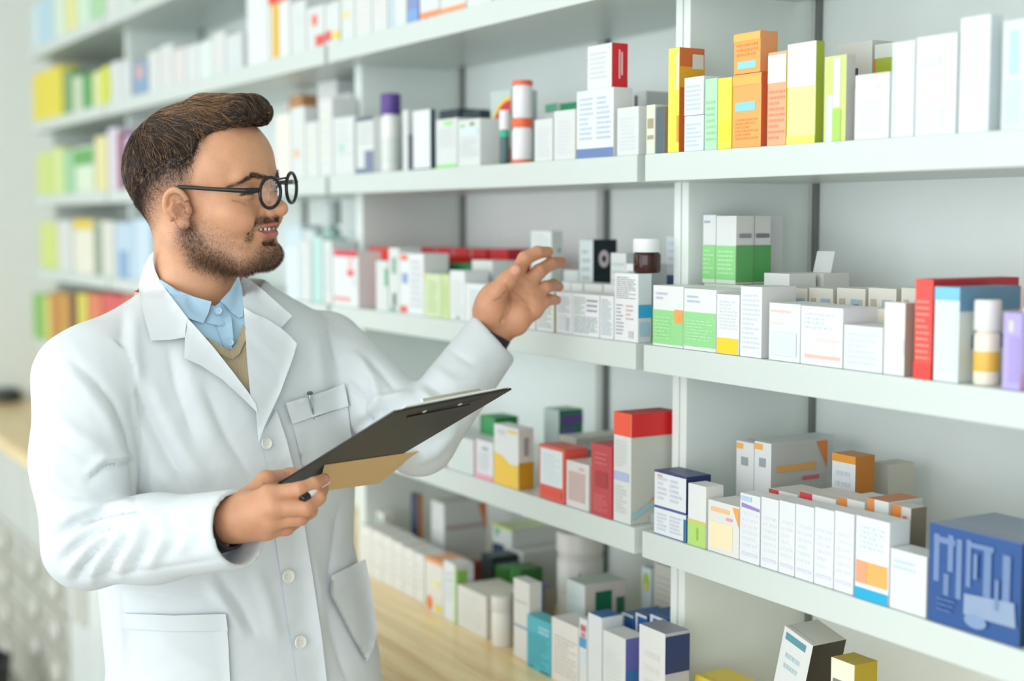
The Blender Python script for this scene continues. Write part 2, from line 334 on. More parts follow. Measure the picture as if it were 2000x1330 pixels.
box('b18', 3, 1871, 1930, 36, '#ebefee', 'tallest white carton on the upper right shelf', [F(.05, .7, .5, .75, '#e0ead0')], x2=1952, side='#d8e3e4')
box('b19', 3, 1954, 2030, 42, '#dfe8ea', 'white carton with pale teal stripes cut by the right edge, upper shelf', [F(.08, .05, .5, .45, '#c8d7da'), F(.2, .5, .4, .9, '#b5d9df')])
bk = TOPS

# ---------------- board 4 (reaching height), middle unit
RP = '#d5262e'
box('c1', 4, 651, 700, 489, '#eef1f0', 'white carton with red strip along the top and red streak at its foot', [F(.05, .9, 1, 1, '#d92b4a'), F(.6, .62, .8, .88, '#ecc3c6'), F(.58, .55, .85, .66, '#e2646a'), F(.05, .1, .7, .16, '#eb8f88'), F(.75, .4, .9, .5, '#cfe0ee')])
box('c2', 4, 721, 760, 483, '#dd2f24', 'tall orange red carton at the left end of the middle shelf', [], Y=1.30, d=.05)
box('c2b', 4, 735, 758, 509, W, 'slim white carton with green edge before the tall red carton', [F(.75, .5, .98, .85, '#54ab7a')], d=.04)
box('c3', 4, 760, 780, 484, W, 'narrow white carton with dark green marks', [F(.35, .6, .7, .85, '#7fa686'), F(.4, .1, .7, .3, '#38694c'), F(.2, .02, .7, .08, '#5aa678')], d=.05)
box('c4', 4, 781, 828, 494, '#edf0f1', 'white carton with blue square and red spot at its foot', [F(.1, .5, .35, .67, '#8fa8d3'), F(.03, .02, .32, .13, '#e5645b'), F(.05, .88, .35, .97, '#f07b64'), T(.45, .1, .9, .9, 8)])
for k, (a, c_, nm) in enumerate([(815, 848, 'first'), (850, 882, 'second'), (884, 916, 'third'), (919, 951, 'fourth')]):
    box('c5%d' % k, 4, a, c_, 483+k*1.0, '#cf1f2b', 'tall crimson carton at the back, %s from the left in the red row' % nm, [F(.0, 0, .12, 1, '#c98d92')], Y=1.40, d=.07, group='crimson cartons at the back')
box('c59', 4, 956, 992, 486, '#d0222b', 'tall crimson carton at the back, rightmost, half behind the raised hand', Y=1.40, d=.07, group='crimson cartons at the back')
box('c6', 4, 842, 868, 500, '#e23a2c', 'small bright red carton with white writing, above the yellow green box', [F(.3, .7, .95, .85, '#f0a49c')], Y=1.325, d=.06)
box('c7', 4, 866, 918, 514, '#11915f', 'emerald green carton behind the white cartons', Y=1.325, d=.06, side='#5cae94')
box('c8', 4, 829, 861, 534, '#d2dfb4', 'yellow green carton, wide face, on the middle shelf', [F(0, .85, .08, 1, '#e3c746'), T(.2, .1, .8, .85, 9, '#bccf97')], group='yellow green cartons')
box('c8b', 4, 862, 878, 536, '#cbdca0', 'narrow yellow green carton, right of the wide one', [T(.2, .1, .8, .85, 9, '#b9cc8d')], group='yellow green cartons')
box('c9', 4, 879, 908, 528, '#edf0ef', 'white carton right of the yellow green pair', [T(.15, .1, .85, .8, 9), F(.4, .03, .7, .08, '#8e9cab')], d=.05)
box('c10', 4, 922, 962, 508, '#e7ebe8', 'tall white carton standing left of the hand', [T(.2, .1, .85, .85, 12, '#c9d3d0')], Y=1.31, d=.05)
box('c11', 4, 909, 951, 553, '#eef1f0', 'white carton at the cuff of the raised arm', [T(.2, .1, .85, .85, 8, '#c2ced0'), F(.6, .5, .8, .65, '#bcdcd8')], d=.05)
box('c12', 4, 953, 1000, 560, W, 'white carton hidden behind the raised hand', [T(.1, .1, .9, .8, 8)], d=.05)
box('c12b', 4, 1002, 1046, 566, W, 'white carton seen between hand and cuff', [T(.1, .1, .9, .8, 10)], d=.05)
box('c13', 4, 1037, 1077, 451, '#eff2f0', 'white carton with a thin green line above the fingertips', [F(0, .785, .98, .80, '#5fb486'), T(.1, .84, .9, .96, 3, '#c9d4cf'), S(.6, .77, .8, .81, '#4aa777')], Y=1.36, x2=1098, side='#e4e8e3')
box('c13u', 4, 1100, 1129, 527, '#dfe5e3', 'pale grey carton under the dark boxed pair', [T(.1, .1, .9, .8, 3, '#c4cfce')], Y=1.37, d=.06)
box('c14', 4, 1131, 1158, 468, '#cfd9d8', 'grey white carton with a dark navy side carrying a pale ring', [T(.2, .1, .8, .9, 8, '#b3bfc0'), ('r', 'disc', .45, .78, .22, .10, '#e0cfd2'), ('r', 'disc', .45, .78, .09, .04, '#3b4048')], Y=1.37, x2=1204, side='#16282f', top='#22343a')
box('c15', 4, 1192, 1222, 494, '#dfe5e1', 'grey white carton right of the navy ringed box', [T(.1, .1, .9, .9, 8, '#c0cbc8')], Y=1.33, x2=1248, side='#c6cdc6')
for k, (a, c_) in enumerate([(1084, 1106), (1107, 1130), (1132, 1168), (1170, 1196)]):
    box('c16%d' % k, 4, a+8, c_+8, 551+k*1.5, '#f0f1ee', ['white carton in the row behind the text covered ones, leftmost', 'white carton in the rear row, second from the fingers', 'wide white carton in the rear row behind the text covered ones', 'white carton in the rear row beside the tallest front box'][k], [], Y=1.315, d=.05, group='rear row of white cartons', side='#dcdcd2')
box('c17a', 4, 1048, 1082, 569, '#eff0ed', 'white text covered carton beside the little finger', [T(.1, .08, .9, .9, 12, '#9fabb0')], d=.055, side='#c9bf9a')
box('c17', 4, 1086, 1117, 570, '#eceef0', 'white text covered carton with grey panel, second of the front row', [T(.1, .5, .9, .9, 7, '#a9b3b9'), F(.1, .1, .65, .45, '#dfe0e6'), T(.7, .08, .95, .4, 9, '#9aa5ac')], d=.055)
box('c18', 4, 1118, 1170, 573, '#eff1ef', 'white carton with small table of print, middle of the front row', [T(.06, .5, .5, .93, 10, '#8fa3a3'), T(.55, .55, .95, .9, 3, '#9a9ab2'), T(.06, .06, .95, .48, 10, '#8fa3ab')], d=.055)
box('c19', 4, 1172, 1198, 577, '#eef1f1', 'narrow white text covered carton left of the tallest front box', [T(.1, .08, .9, .92, 18, '#93a9b3')], d=.055)
box('c20', 4, 1200, 1246, 533, '#f0f1f0', 'tall white text covered box carrying the brown bottle, blue band on its side', [T(.08, .62, .9, .95, 11, '#8a959b'), T(.08, .08, .4, .55, 9, '#a5adb3'), T(.5, .3, .85, .55, 4, '#d3b9b9'), F(.62, .06, .82, .16, '#c5c7c7'), S(0, .36, 1, .55, '#2fa4cf'), S(.1, .1, .8, .3, '#a8c7d3')], x2=1272, side='#dde6e6')
box('c20b', 4, 1222, 1252, 515, '#edf0f1', 'white box with blue print behind the tall text covered box', [F(.1, .8, .8, .9, '#8fa9b4')], Y=1.31, d=.05)
bottle('c21', 4, 1235, 1292, 466, 'brown glass pill bottle with ribbed white cap', body='#3a1512', cap='#eef1f0', Y=1.255, capf=.40, on='c20', glass=True, name='brown_pill_bottle', neck=.86)
box('c22', 4, 1300, 1326, 461, '#e3eaf0', 'white carton with navy patch behind the brown bottle', [F(.0, .38, 1, .6, '#3b5a94'), T(.1, .65, .9, .95, 4, '#c4d2dd')], Y=1.40, d=.06)
# ---------------- board 4, right unit
GD = ('#9ad692', '#5fae66')
box('d1', 4, 1275, 1334, 557, '#edf0ee', 'white over green carton left one at the foot of the green pair, orange tag', [F(0, .04, 1, .60, '#93d48d'), F(.72, .40, 1, .62, '#f0a25c'), T(.1, .75, .5, .9, 2, '#b8c6d6'), T(.08, .1, .6, .5, 7, '#aedfa8')], d=.06, group='white and green cartons')
box('d2', 4, 1335, 1398, 563, '#edf0ee', 'white over green carton, right one at the foot of the green pair', [F(0, .06, 1, .62, '#95d590'), T(.1, .75, .5, .9, 2, '#b8c6d6'), T(.1, .15, .9, .5, 7, '#aedfa8')], d=.06, group='white and green cartons')
box('d3', 4, 1399, 1443, 574, '#eef0f0', 'white carton with a yellow block at its foot', [F(.02, .01, .98, .27, '#f3d02f'), T(.1, .4, .9, .9, 9, '#d7dddf')], d=.06)
box('d4', 4, 1445, 1487, 559, '#edeff0', 'white carton right of the yellow footed one', [T(.1, .1, .9, .9, 12, '#d2d9dd')], d=.06, side='#d9dad6')
box('d0', 4, 1374, 1450, 553, '#e8e8e0', 'low white carton under the stacked green and white boxes', [], Y=1.33, d=.1)
box('d5', 4, 1372, 1397, 420, '#e9ebe9', 'left green and white box of the pair stacked high', [F(0, 0, 1, .06, '#d5ead2'), F(0, .06, 1, .56, '#8ed687'), T(.1, .85, .6, .93, 1, '#a6bacb'), T(.1, .12, .9, .5, 6, '#b4e4ae')], on='d0', Y=1.33, d=.13, group='green and white boxes stacked high')
box('d6', 4, 1398, 1437, 422, '#e9ebe9', 'right green and white box of the pair stacked high, its dark green side in view', [F(0, 0, 1, .06, '#d5ead2'), F(0, .06, 1, .56, '#8ed687'), T(.1, .12, .9, .5, 6, '#b4e4ae'), S(0, .03, 1, .57, '#4e9f53'), S(0, .03, .49, .57, '#5aa65c'), S(.08, .68, .42, .74, '#8b8d90'), S(.56, .68, .94, .74, '#77797d'), S(.49, 0, .505, 1, '#7d8a7a')], on='d0', Y=1.33, x2=1504, side='#d6d5d0', group='green and white boxes stacked high')
for k, (a, c_) in enumerate([(1530, 1575), (1578, 1625), (1632, 1688), (1693, 1748), (1757, 1810)]):
    box('e%d' % k, 4, a, c_, 562, '#d5d2c6', ['beige carton with small round picture in the rear row, leftmost', 'beige carton with small round picture, second in the rear row', 'beige carton with small round picture, middle of the rear row', 'beige carton with small round picture, fourth in the rear row', 'beige carton with round picture, rear row, next to the red box'][k], [F(.5, .62, .9, .85, '#9fb4bd'), F(.1, .62, .3, .85, '#b2ab98'), F(.62, .66, .8, .78, '#6e7480')], Y=1.34, d=.07, group='rear row of beige cartons with pictures')
b_ = box('e9', 4, 1490, 1540, 533, '#eceeea', 'low white carton left of the opened flap, rear row', [], Y=1.36, d=.05)
# carton with an opened lid
o = box('e10', 4, 1556, 1606, 532, '#e8e7e1', 'small white carton with its lid flap standing open', [], Y=1.42, d=.05, name='open_carton')
f = MB(); wv = .034; f.box(-wv/2, wv/2, 0, .001, 0, .03, bmat('#eff1ef')); fo = f.build('flap', o, False, (0, .02, TOPS['e10']-SH[4]-.001)); fo.rotation_euler = (math.radians(-14), 0, 0)
box('d7', 4, 1501, 1562, 591, '#ebeeee', 'white carton with coral lines, left one right of the green boxes', [F(.05, .84, .7, .88, '#efc9bf'), F(.05, .64, .5, .67, '#f3d8d0'), F(.1, .1, .9, .5, '#e4eaec')], d=.06)
box('d8', 4, 1563, 1645, 597, '#eceff0', 'wide white carton with coral streak near its foot', [F(.1, .12, .95, .18, '#f0bfb5'), F(.4, .42, .9, .46, '#f3d8d0'), T(.1, .6, .8, .9, 4, '#e0e6e9')], d=.06)
box('d9', 4, 1647, 1723, 634, '#e7ecec', 'low white carton before the beige picture cartons', [T(.1, .1, .9, .85, 6, '#dde3e5')], d=.05)
box('d9b', 4, 1668, 1735, 600, '#d8d3c3', 'beige carton with black mark behind the low white one', [F(.5, .75, .64, .9, '#5a554b')], Y=1.305, d=.03)
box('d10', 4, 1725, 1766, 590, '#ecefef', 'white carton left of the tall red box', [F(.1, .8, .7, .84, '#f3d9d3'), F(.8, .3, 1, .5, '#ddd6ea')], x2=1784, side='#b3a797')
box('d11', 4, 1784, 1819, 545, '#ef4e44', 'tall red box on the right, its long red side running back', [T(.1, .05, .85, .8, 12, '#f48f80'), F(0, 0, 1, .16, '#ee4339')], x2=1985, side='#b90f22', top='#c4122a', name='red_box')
box('d12', 4, 1822, 1871, 560, '#e4edf0', 'rounded white and sky blue box before the red one', [F(0, .86, 1, 1, '#7cc4e4'), F(.05, .1, .9, .8, '#d6e7ef'), S(0, .75, 1, 1, '#5f8aa8'), S(.2, .35, .9, .5, '#2c6496')], d=.1, Y=1.225+.02, side='#c6ccc6', top='#5c8fb0')
bottle('d13', 4, 1899, 1952, 586, 'white capped bottle with yellow and orange label at the right', body='#efe4d2', cap='#f1f1ee', Y=1.25, capf=.36, labelc='#e6b64a', labr=(.25, .62), name='vitamin_bottle')
box('d14', 4, 1956, 1992, 610, '#b4a6dc', 'lilac carton near the right edge of the frame', [F(.3, .75, .6, .9, '#d5cdec'), F(.4, .1, .9, .7, '#aa98d6')], d=.05)
box('d15', 4, 1994, 2040, 440, '#ee7b45', 'tall orange and white box cut by the right edge of the frame', [F(0, .1, 1, .55, '#eae7e2'), F(0, .5, .6, .62, '#e0533c')], d=.06, Y=1.255)

# ---------------- board 5 (elbow height), middle unit
box('f0', 5, 852, 871, 880, '#ef4c95', 'pink carton peeping out beside the sleeve', d=.05)
box('f1', 5, 873, 925, 846, W, 'white carton right of the sleeve on the lower shelf', [T(.15, .1, .85, .8, 10, '#cfe2da')])
box('f2', 5, 938, 967, 810, '#27934f', 'green carton standing behind the white and pink one', [F(0, 0, .2, 1, '#1e8145'), F(.2, .55, 1, .6, '#1c7a40')], Y=1.30, d=.05)
box('f3', 5, 929, 963, 857, '#edeef0', 'white carton with a pink foot', [F(0, 0, 1, .13, '#eea6b4'), F(0, 0, .08, 1, '#f2c0ca'), T(.2, .2, .8, .7, 9, '#cfd3da'), F(.4, .78, .75, .83, '#6f93a8')], d=.05)
box('f4', 5, 965, 1013, 827, '#eef0f0', 'white carton with a wavy yellow lower half', [('f', 'poly', [(0, 0), (1, 0), (1, .40), (.65, .38), (.35, .5), (0, .53)], '#f2c63f'), F(.55, .9, .95, .95, '#f3cf5c'), F(.15, .85, .45, .92, '#cdd3d6'), S(0, 0, 1, .44, '#cf9420'), S(.35, .55, .65, .85, '#a09c9c')], x2=1042, side='#dddad1')
box('f5', 5, 1062, 1092, 796, '#c5d2cf', 'teal grey box with purple and green side behind the red framed one', [S(0, 0, .08, 1, '#11754d'), S(.1, .76, 1, .93, '#6a559a'), S(.1, .6, .7, .72, '#6a63a0')], Y=1.40, x2=1138, side='#21845a', top='#93c6b8')
box('f6', 5, 1092, 1125, 849, '#d8d6cb', 'cream box with faint red print behind the small white ones', [F(.3, .6, .9, .8, '#dcb8ad')], Y=1.35, d=.14, side='#cdcac0')
box('f7', 5, 1053, 1103, 866, '#df5a4a', 'white carton with red frame and red foot', [F(.06, .27, .92, .94, '#eef2f3'), T(.15, .3, .85, .85, 9, '#c8dbe3'), F(.1, .06, .9, .2, '#e0482e')], d=.045)
box('f8', 5, 1106, 1150, 898, '#e6e1de', 'white carton with a dusty pink panel', [F(.1, .15, .85, .78, '#c7aeaa'), F(.15, .82, .5, .9, '#dddcdb'), F(.6, .84, .8, .9, '#efa99c')], d=.05, side='#cfcdc6')
box('f8b', 5, 1112, 1140, 872, '#9db0ab', 'small grey green carton behind the dusty pink panelled one', [F(.3, .3, .6, .6, '#bb7777')], Y=1.31, d=.03)
box('f9', 5, 1154, 1195, 864, '#c03c45', 'tall dark red carton left of the red topped box', [T(.15, .05, .8, .3, 8, '#d56b73'), F(.2, .4, .8, .62, '#a92b33'), T(.2, .7, .8, .9, 3, '#cf6a70')], d=.05)
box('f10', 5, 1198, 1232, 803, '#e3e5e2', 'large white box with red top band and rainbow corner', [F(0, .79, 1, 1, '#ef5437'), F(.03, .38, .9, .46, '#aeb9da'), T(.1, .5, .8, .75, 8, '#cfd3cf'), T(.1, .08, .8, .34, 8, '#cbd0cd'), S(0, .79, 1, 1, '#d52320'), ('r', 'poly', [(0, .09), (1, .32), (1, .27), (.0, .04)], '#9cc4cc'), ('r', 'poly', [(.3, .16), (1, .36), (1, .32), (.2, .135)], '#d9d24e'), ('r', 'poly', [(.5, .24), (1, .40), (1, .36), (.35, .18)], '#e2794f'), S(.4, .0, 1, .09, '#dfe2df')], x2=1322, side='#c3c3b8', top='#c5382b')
# ---------------- board 5, right unit
NV = '#2f3c6d'
box('g1', 5, 1277, 1340, 990, '#eceff3', 'lower white carton with navy edges of the stacked pair', [F(0, 0, 1, .03, '#5b6ba0'), F(.93, 0, 1, .85, '#2f6f98'), T(.1, .15, .4, .85, 5, '#ccd4de'), T(.5, .15, .85, .85, 5, '#ccd4de')], x2=1388, side='#2c6a92', group='white cartons with navy edges')
box('g2', 5, 1278, 1340, 917, '#eef0f4', 'upper white carton with navy edges of the stacked pair', [F(0, 0, 1, .06, '#4d5c93'), F(0, .95, 1, 1, NV), T(.1, .2, .4, .85, 5, '#ccd4de'), T(.5, .2, .9, .85, 5, '#ccd4de'), F(.1, .85, .25, .9, '#e2a3a3')], on='g1', x2=1388, side='#22305e', top='#3b4877', group='white cartons with navy edges')
box('g3', 5, 1343, 1378, 943, '#eef0ee', 'white carton with lime green foot', [F(0, 0, 1, .40, '#b5d877'), F(0, .38, 1, .42, '#e3c65e'), F(.5, .1, .6, .3, '#94bf4a')], x2=1412, side='#e2e0da')
box('g4', 5, 1382, 1443, 975, '#ecebe5', 'white carton with pale orange print', [F(.05, .1, .8, .6, '#f6e2bb'), F(.1, .8, .7, .88, '#f3c089'), ('f', 'poly', [(.8, .96), (1, .96), (1, .6)], '#f2a653'), F(.6, .68, .8, .73, '#eaa0a8')], d=.05)
box('g5', 5, 1436, 1470, 860, '#eceeed', 'white box with orange corner, left one of the raised pair', [F(0, .92, .4, .98, '#f0b355'), F(.3, .75, .7, .84, '#9da5aa')], Y=1.35, d=.16, group='white boxes with orange corners')
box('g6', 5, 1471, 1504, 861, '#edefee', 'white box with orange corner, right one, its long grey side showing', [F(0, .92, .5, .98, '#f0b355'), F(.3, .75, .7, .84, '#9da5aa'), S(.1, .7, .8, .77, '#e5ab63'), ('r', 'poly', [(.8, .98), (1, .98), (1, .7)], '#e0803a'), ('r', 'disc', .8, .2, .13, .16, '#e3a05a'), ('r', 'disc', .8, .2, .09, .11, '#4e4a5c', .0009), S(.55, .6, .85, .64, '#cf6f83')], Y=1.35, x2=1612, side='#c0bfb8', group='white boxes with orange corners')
box('g7', 5, 1622, 1668, 884, '#eef0f2', 'white carton with orange frame and orange brown side', [F(0, .92, 1, 1, '#e79b37'), T(.15, .1, .8, .85, 7, '#d0d9df')], Y=1.40, x2=1705, side='#c87a24', top='#e0912e')
box('g8', 5, 1700, 1733, 902, '#cfc9ba', 'plain beige carton right of the orange brown one, at the back', [], Y=1.47, d=.05)
rows = [(1444, 1483, 962, 'front white carton with a purple stripe near its top'), (1485, 1519, 970, 'white carton right of the purple striped one'),
        (1520, 1551, 977, 'white carton in the lower right front row, third from the purple striped one'), (1552, 1588, 984, 'white carton in the lower right front row, fourth from the purple striped one'),
        (1589, 1627, 990, 'white carton in the lower right front row, fifth from the purple striped one'), (1628, 1666, 997, 'white carton just left of the orange and blue printed one')]
for k, (a, c_, y, lb) in enumerate(rows):
    dd = [T(.1, .2, .9, .75, 6, '#dbe2e6'), F(.1, .1, .9, .14, '#e3e0ee')]
    if k == 0: dd += [('f', 'poly', [(.1, .86), (1, .82), (1, .78), (.1, .8)], '#9d86c8'), F(.05, .9, .6, .96, '#b5cfe6')]
    box('g1%d' % k, 5, a, c_, y, '#eceff0', lb, dd, d=.034, group='front row of white cartons, lower right')
for k, (a, c_, y, cc, lb) in enumerate([(1500, 1556, 954, '#f1efee', 'white carton with red corner lying behind the front row, left'), (1560, 1630, 960, '#f0efec', 'white carton with red dot lying behind the front row, middle'), (1634, 1686, 970, '#e3e6df', 'pale green white carton behind the front row'), (1690, 1732, 972, '#d4dbd8', 'grey white carton with orange top behind the front row')]):
    box('g2%d' % k, 5, a, c_, y, cc, lb, [F(0, .85, .35, 1, '#d84a4f' if k < 2 else '#d98a46'), F(.5, .8, .9, .86, '#b5cfa8' if k < 3 else '#c05a50')], Y=1.295, d=.06, top='#e0dcd6' if k < 3 else '#c87a3c')
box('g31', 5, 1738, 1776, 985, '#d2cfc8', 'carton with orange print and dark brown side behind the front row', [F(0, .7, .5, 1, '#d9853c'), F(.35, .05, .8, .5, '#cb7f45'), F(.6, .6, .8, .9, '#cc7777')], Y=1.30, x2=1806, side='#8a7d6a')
box('g17', 5, 1669, 1735, 1006, '#eceff0', 'white carton with orange block over a cyan block', [F(.03, .19, .97, .46, '#f0b15e'), F(.03, .19, .35, .46, '#f1a47d'), F(0, .0, 1, .13, '#16aad6'), T(.1, .6, .85, .9, 5, '#e4edf0')], d=.034)
box('g18', 5, 1737, 1808, 1070, '#e9ecea', 'low white carton with pale blue writing next to the blue box', [T(.1, .65, .75, .85, 2, '#c0d8ea')], d=.034)
lt = [F(.06, .42, .12, .9, '#6f88b3'), F(.06, .82, .3, .88, '#6f88b3'), F(.22, .55, .28, .92, '#6f88b3'), F(.18, .3, .24, .52, '#6b83b0'), F(.32, .3, .38, .9, '#6f88b3'), F(.43, .45, .48, .92, '#6f88b3'), F(.43, .85, .72, .9, '#6f88b3'), F(.62, .4, .7, .85, '#6d86b1'), F(.82, .35, .9, .86, '#6f87b2'), ('f', 'poly', [(.42, .38), (.95, .42), (.97, .18), (.42, .17)], '#8ea1bd'), ('f', 'disc', .55, .13, .12, .07, '#7f98be'), T(.12, .12, .32, .28, 3, '#4f6ba6'), F(.75, .3, .79, .6, '#6f88b3'), F(.52, .55, .56, .8, '#6f88b3')]
box('g19', 5, 1811, 1992, 1020, '#24508f', 'big dark blue box with pale vertical writing at the lower right', lt, x2=2120, side='#0d3048', top='#8f99ac', Y=1.246)
box('g20', 5, 1994, 2040, 870, '#dfe5e4', 'clear white leaflet pack behind the big blue box, at the right edge', [T(.1, .3, .8, .8, 6, '#b9c3c3')], Y=1.38, d=.05)

# ---------------- worktop level, middle unit
def six(*a, **k): return box(a[0], 6, *a[1:], **k)
six('h0', 736, 750, 998, '#e3e3dc', 'small white carton with green mark at the left end of the worktop row', [F(.2, .8, .6, .93, '#7db59b'), F(.1, .02, .8, .15, '#e3a79f')], Y=1.335, d=.03)
six('h2', 803, 818, 962, '#1d2b4f', 'narrow tall navy carton with orange edge on the worktop', [], Y=1.36, x2=824, side='#c98436')
for k, (a, c_, y) in enumerate([(704, 726, 1023), (727, 746, 1034), (747, 766, 1044), (767, 787, 1055), (788, 809, 1067), (810, 829, 1078)]):
    six('h3%d' % k, a, c_, y, '#efefea', 'plain white carton in the long front row on the worktop, %s from the coat' % ['first', 'second', 'third', 'fourth', 'fifth', 'sixth'][k], [T(.15, .2, .85, .8, 4, '#e4e4dd')], Y=1.275, d=.055, group='white carton row on the worktop')
six('h4', 843, 868, 976, '#e4e8e6', 'large white box with dark red patterned foot on the worktop', [T(.1, .3, .9, .8, 4, '#d3d8d6'), S(.05, .68, .95, .73, '#bfa9a4'), S(0, .0, 1, .27, '#a84a42'), S(.1, .05, .9, .2, '#8c3a36'), ('r', 'poly', [(.8, .97), (1, .97), (1, .6)], '#e07c40')], Y=1.37, x2=950, side='#d8dad5')
six('h5', 831, 866, 1086, '#ebeae2', 'white carton with orange top and orange spot at its foot', [F(0, .93, 1, 1, '#f0a06a'), ('f', 'disc', .25, .16, .16, .14, '#ee7a2e'), F(.55, .05, .9, .18, '#ecd73c'), F(.5, .5, .8, .62, '#efe6a0')], Y=1.262, d=.06, top='#f1b283')
six('h6', 867, 892, 1094, '#edf1f3', 'white carton with a green edge and green leaf patch on its side', [F(.85, 0, 1, 1, '#a6d36a'), S(.05, .45, .6, .9, '#8cc152'), T(.15, .3, .75, .85, 5, '#dfe6ea')], Y=1.262, x2=926, side='#dfe4e2')
six('h7', 894, 950, 1141, '#e9e8e2', 'low long white carton left of the white jar', [T(.1, .15, .9, .85, 5, '#d6d8d2')], Y=1.262, d=.09, side='#dcd6c9', top='#e3e0d4')
bottle('h8', 6, 958, 1002, 1163, 'plain white plastic jar at the front of the wooden worktop', body='#edebe2', cap='#eeede6', Y=1.25, capf=.30, neck=.95, name='plastic_jar', cat='jar')
six('h9', 940, 962, 1080, '#23363a', 'dark green black carton behind the low long white one', [], Y=1.37, d=.06)
six('h10', 966, 990, 1103, '#2d6e2c', 'deep green carton behind the white jar, left', [F(.3, .0, .4, 1, '#5c8f3b')], Y=1.36, d=.05, group='deep green cartons')
six('h11', 992, 1016, 1104, '#2a6a2b', 'deep green carton behind the white jar, right', [F(.3, .0, .4, 1, '#5c8f3b')], Y=1.36, d=.05, group='deep green cartons')
six('h12', 962, 980, 1061, '#28406f', 'small navy carton with orange band in the back', [F(.2, .3, .95, .65, '#ed7c50')], Y=1.435, d=.05)
six('h13', 984, 1022, 1066, '#dfe1de', 'white carton with grey writing stacked at the back, lower', [F(.5, .7, .95, .8, '#9aa5ad'), F(.1, .7, .3, .82, '#aab4b6')], Y=1.43, d=.11, side='#c9ccc8')
six('h14', 962, 1000, 1022, '#dfe3e0', 'white carton with green heart mark stacked at the back, upper', [('f', 'poly', [(.1, .8), (.4, .8), (.25, .3)], '#43a588'), F(0, .85, 1, 1, '#cfdc7c')], Y=1.43, on='h13', d=.11, side='#cfd1cd', top='#cbdba0')
bottle('h15', 6, 1084, 1180, 1036, 'big white tub with blue marks under the shelf', body='#d9d6cd', cap='#dfdcd4', Y=1.40, capf=.2, neck=.98, labelc='#dddcd6', labr=(.5, .9), name='plastic_tub', cat='tub')
tb = [o for o in bpy.data.objects if o.name == 'plastic_tub'][0]
tr_ = max(v.co.x for v in tb.children[0].data.vertices); th_ = max(v.co.z for v in tb.children[0].data.vertices)
for a0, a1, fl in ((-2.75, -2.3, 1), (-1.0, -.55, 0)):
    b = MB(); m = bmat('#4f7fae')
    for i in range(5):
        t0 = a0+(a1-a0)*i/5; t1 = a0+(a1-a0)*(i+1)/5; h0 = (i/5 if not fl else 1-i/5)*.28; h1 = ((i+1)/5 if not fl else 1-(i+1)/5)*.28; q = tr_*1.02
        b.quad([(q*math.cos(t0), q*math.sin(t0), th_*.50), (q*math.cos(t1), q*math.sin(t1), th_*.50), (q*math.cos(t1), q*math.sin(t1), th_*(.52+h1)), (q*math.cos(t0), q*math.sin(t0), th_*(.52+h0))], m)
    b.build('blue_mark', tb)
six('h16', 1003, 1034, 1128, '#e8e6e2', 'white carton with grey line and navy side, right of the white jar', [F(0, .4, 1, .43, '#8d9db6'), F(.0, .72, .9, .74, '#a7cba2')], Y=1.256, x2=1058, side='#e0dbd0')
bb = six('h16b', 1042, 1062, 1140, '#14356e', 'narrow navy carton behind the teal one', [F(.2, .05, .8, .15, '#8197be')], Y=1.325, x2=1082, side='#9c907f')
six('h17', 1029, 1075, 1199, '#4fb5c4', 'teal carton in the front row on the worktop', [T(.5, .72, .97, .88, 2, '#b9dfe4'), T(.08, .1, .9, .7, 9, '#3f9fae'), F(.1, .04, .3, .07, '#2a6f7b'), F(.6, .02, .95, .05, '#2a6f7b')], Y=1.246, d=.03)
six('h18', 1077, 1129, 1204, '#eeebe6', 'white carton with brown small print right of the teal one', [T(.1, .12, .95, .75, 11, '#c8c3ba')], Y=1.246, d=.05)
six('h19', 1131, 1146, 1206, '#e8ecee', 'narrow white carton with a sky blue square and red marks', [F(.05, .62, .95, .75, '#4d9dd6'), F(.2, .84, .9, .92, '#c5636b'), F(.2, .42, .9, .55, '#e0edf3'), F(.3, .76, .8, .82, '#c98f8a')], Y=1.246, d=.05)
six('h20', 1148, 1175, 1196, '#e9eef0', 'white carton with blue top flap in the front row', [], Y=1.246, x2=1215, side='#e4eaec', top='#2e66a8')
o = six('h21', 1177, 1221, 1230, '#e8ebe8', 'white carton with violet to blue side in the front row', [T(.1, .3, .85, .8, 9, '#d6dcda'), S(0, .0, 1, .35, '#2b87b4'), S(0, .35, 1, .6, '#3f74b5'), S(0, .6, 1, 1, '#6767ae')], Y=1.236, d=.04)
box('h22', 6, 1247, 1298, 1218, '#e9e9e7', 'white carton with navy side at the end of the worktop row', [T(.2, .4, .8, .8, 3, '#d9d9d6'), S(0, .62, 1, .97, '#2a3a66'), S(0, .0, 1, .5, '#26325a'), S(.3, .1, .6, .45, '#b9bfd2')], Y=1.236, d=.045, side='#b9b9c2', top='#8d8f9c')
six('h23', 1214, 1236, 1195, '#e8ecef', 'white carton with blue top, left one in the second row', [F(.2, .55, 1, .97, '#1f5fa3')], Y=1.31, d=.07, top='#2a64a6', side='#1f5c9c', group='white cartons with blue tops')
six('h24', 1240, 1262, 1196, '#e8ecef', 'white carton with blue top, middle one in the second row', [F(.2, .55, 1, .97, '#1f5fa3')], Y=1.31, d=.07, top='#2a64a6', side='#1f5c9c', group='white cartons with blue tops')
six('h25', 1268, 1300, 1199, '#e8ecef', 'white carton with blue top, right one in the second row', [F(.2, .55, 1, .97, '#1f5fa3')], Y=1.31, d=.07, top='#2a64a6', side='#1f5c9c', group='white cartons with blue tops')
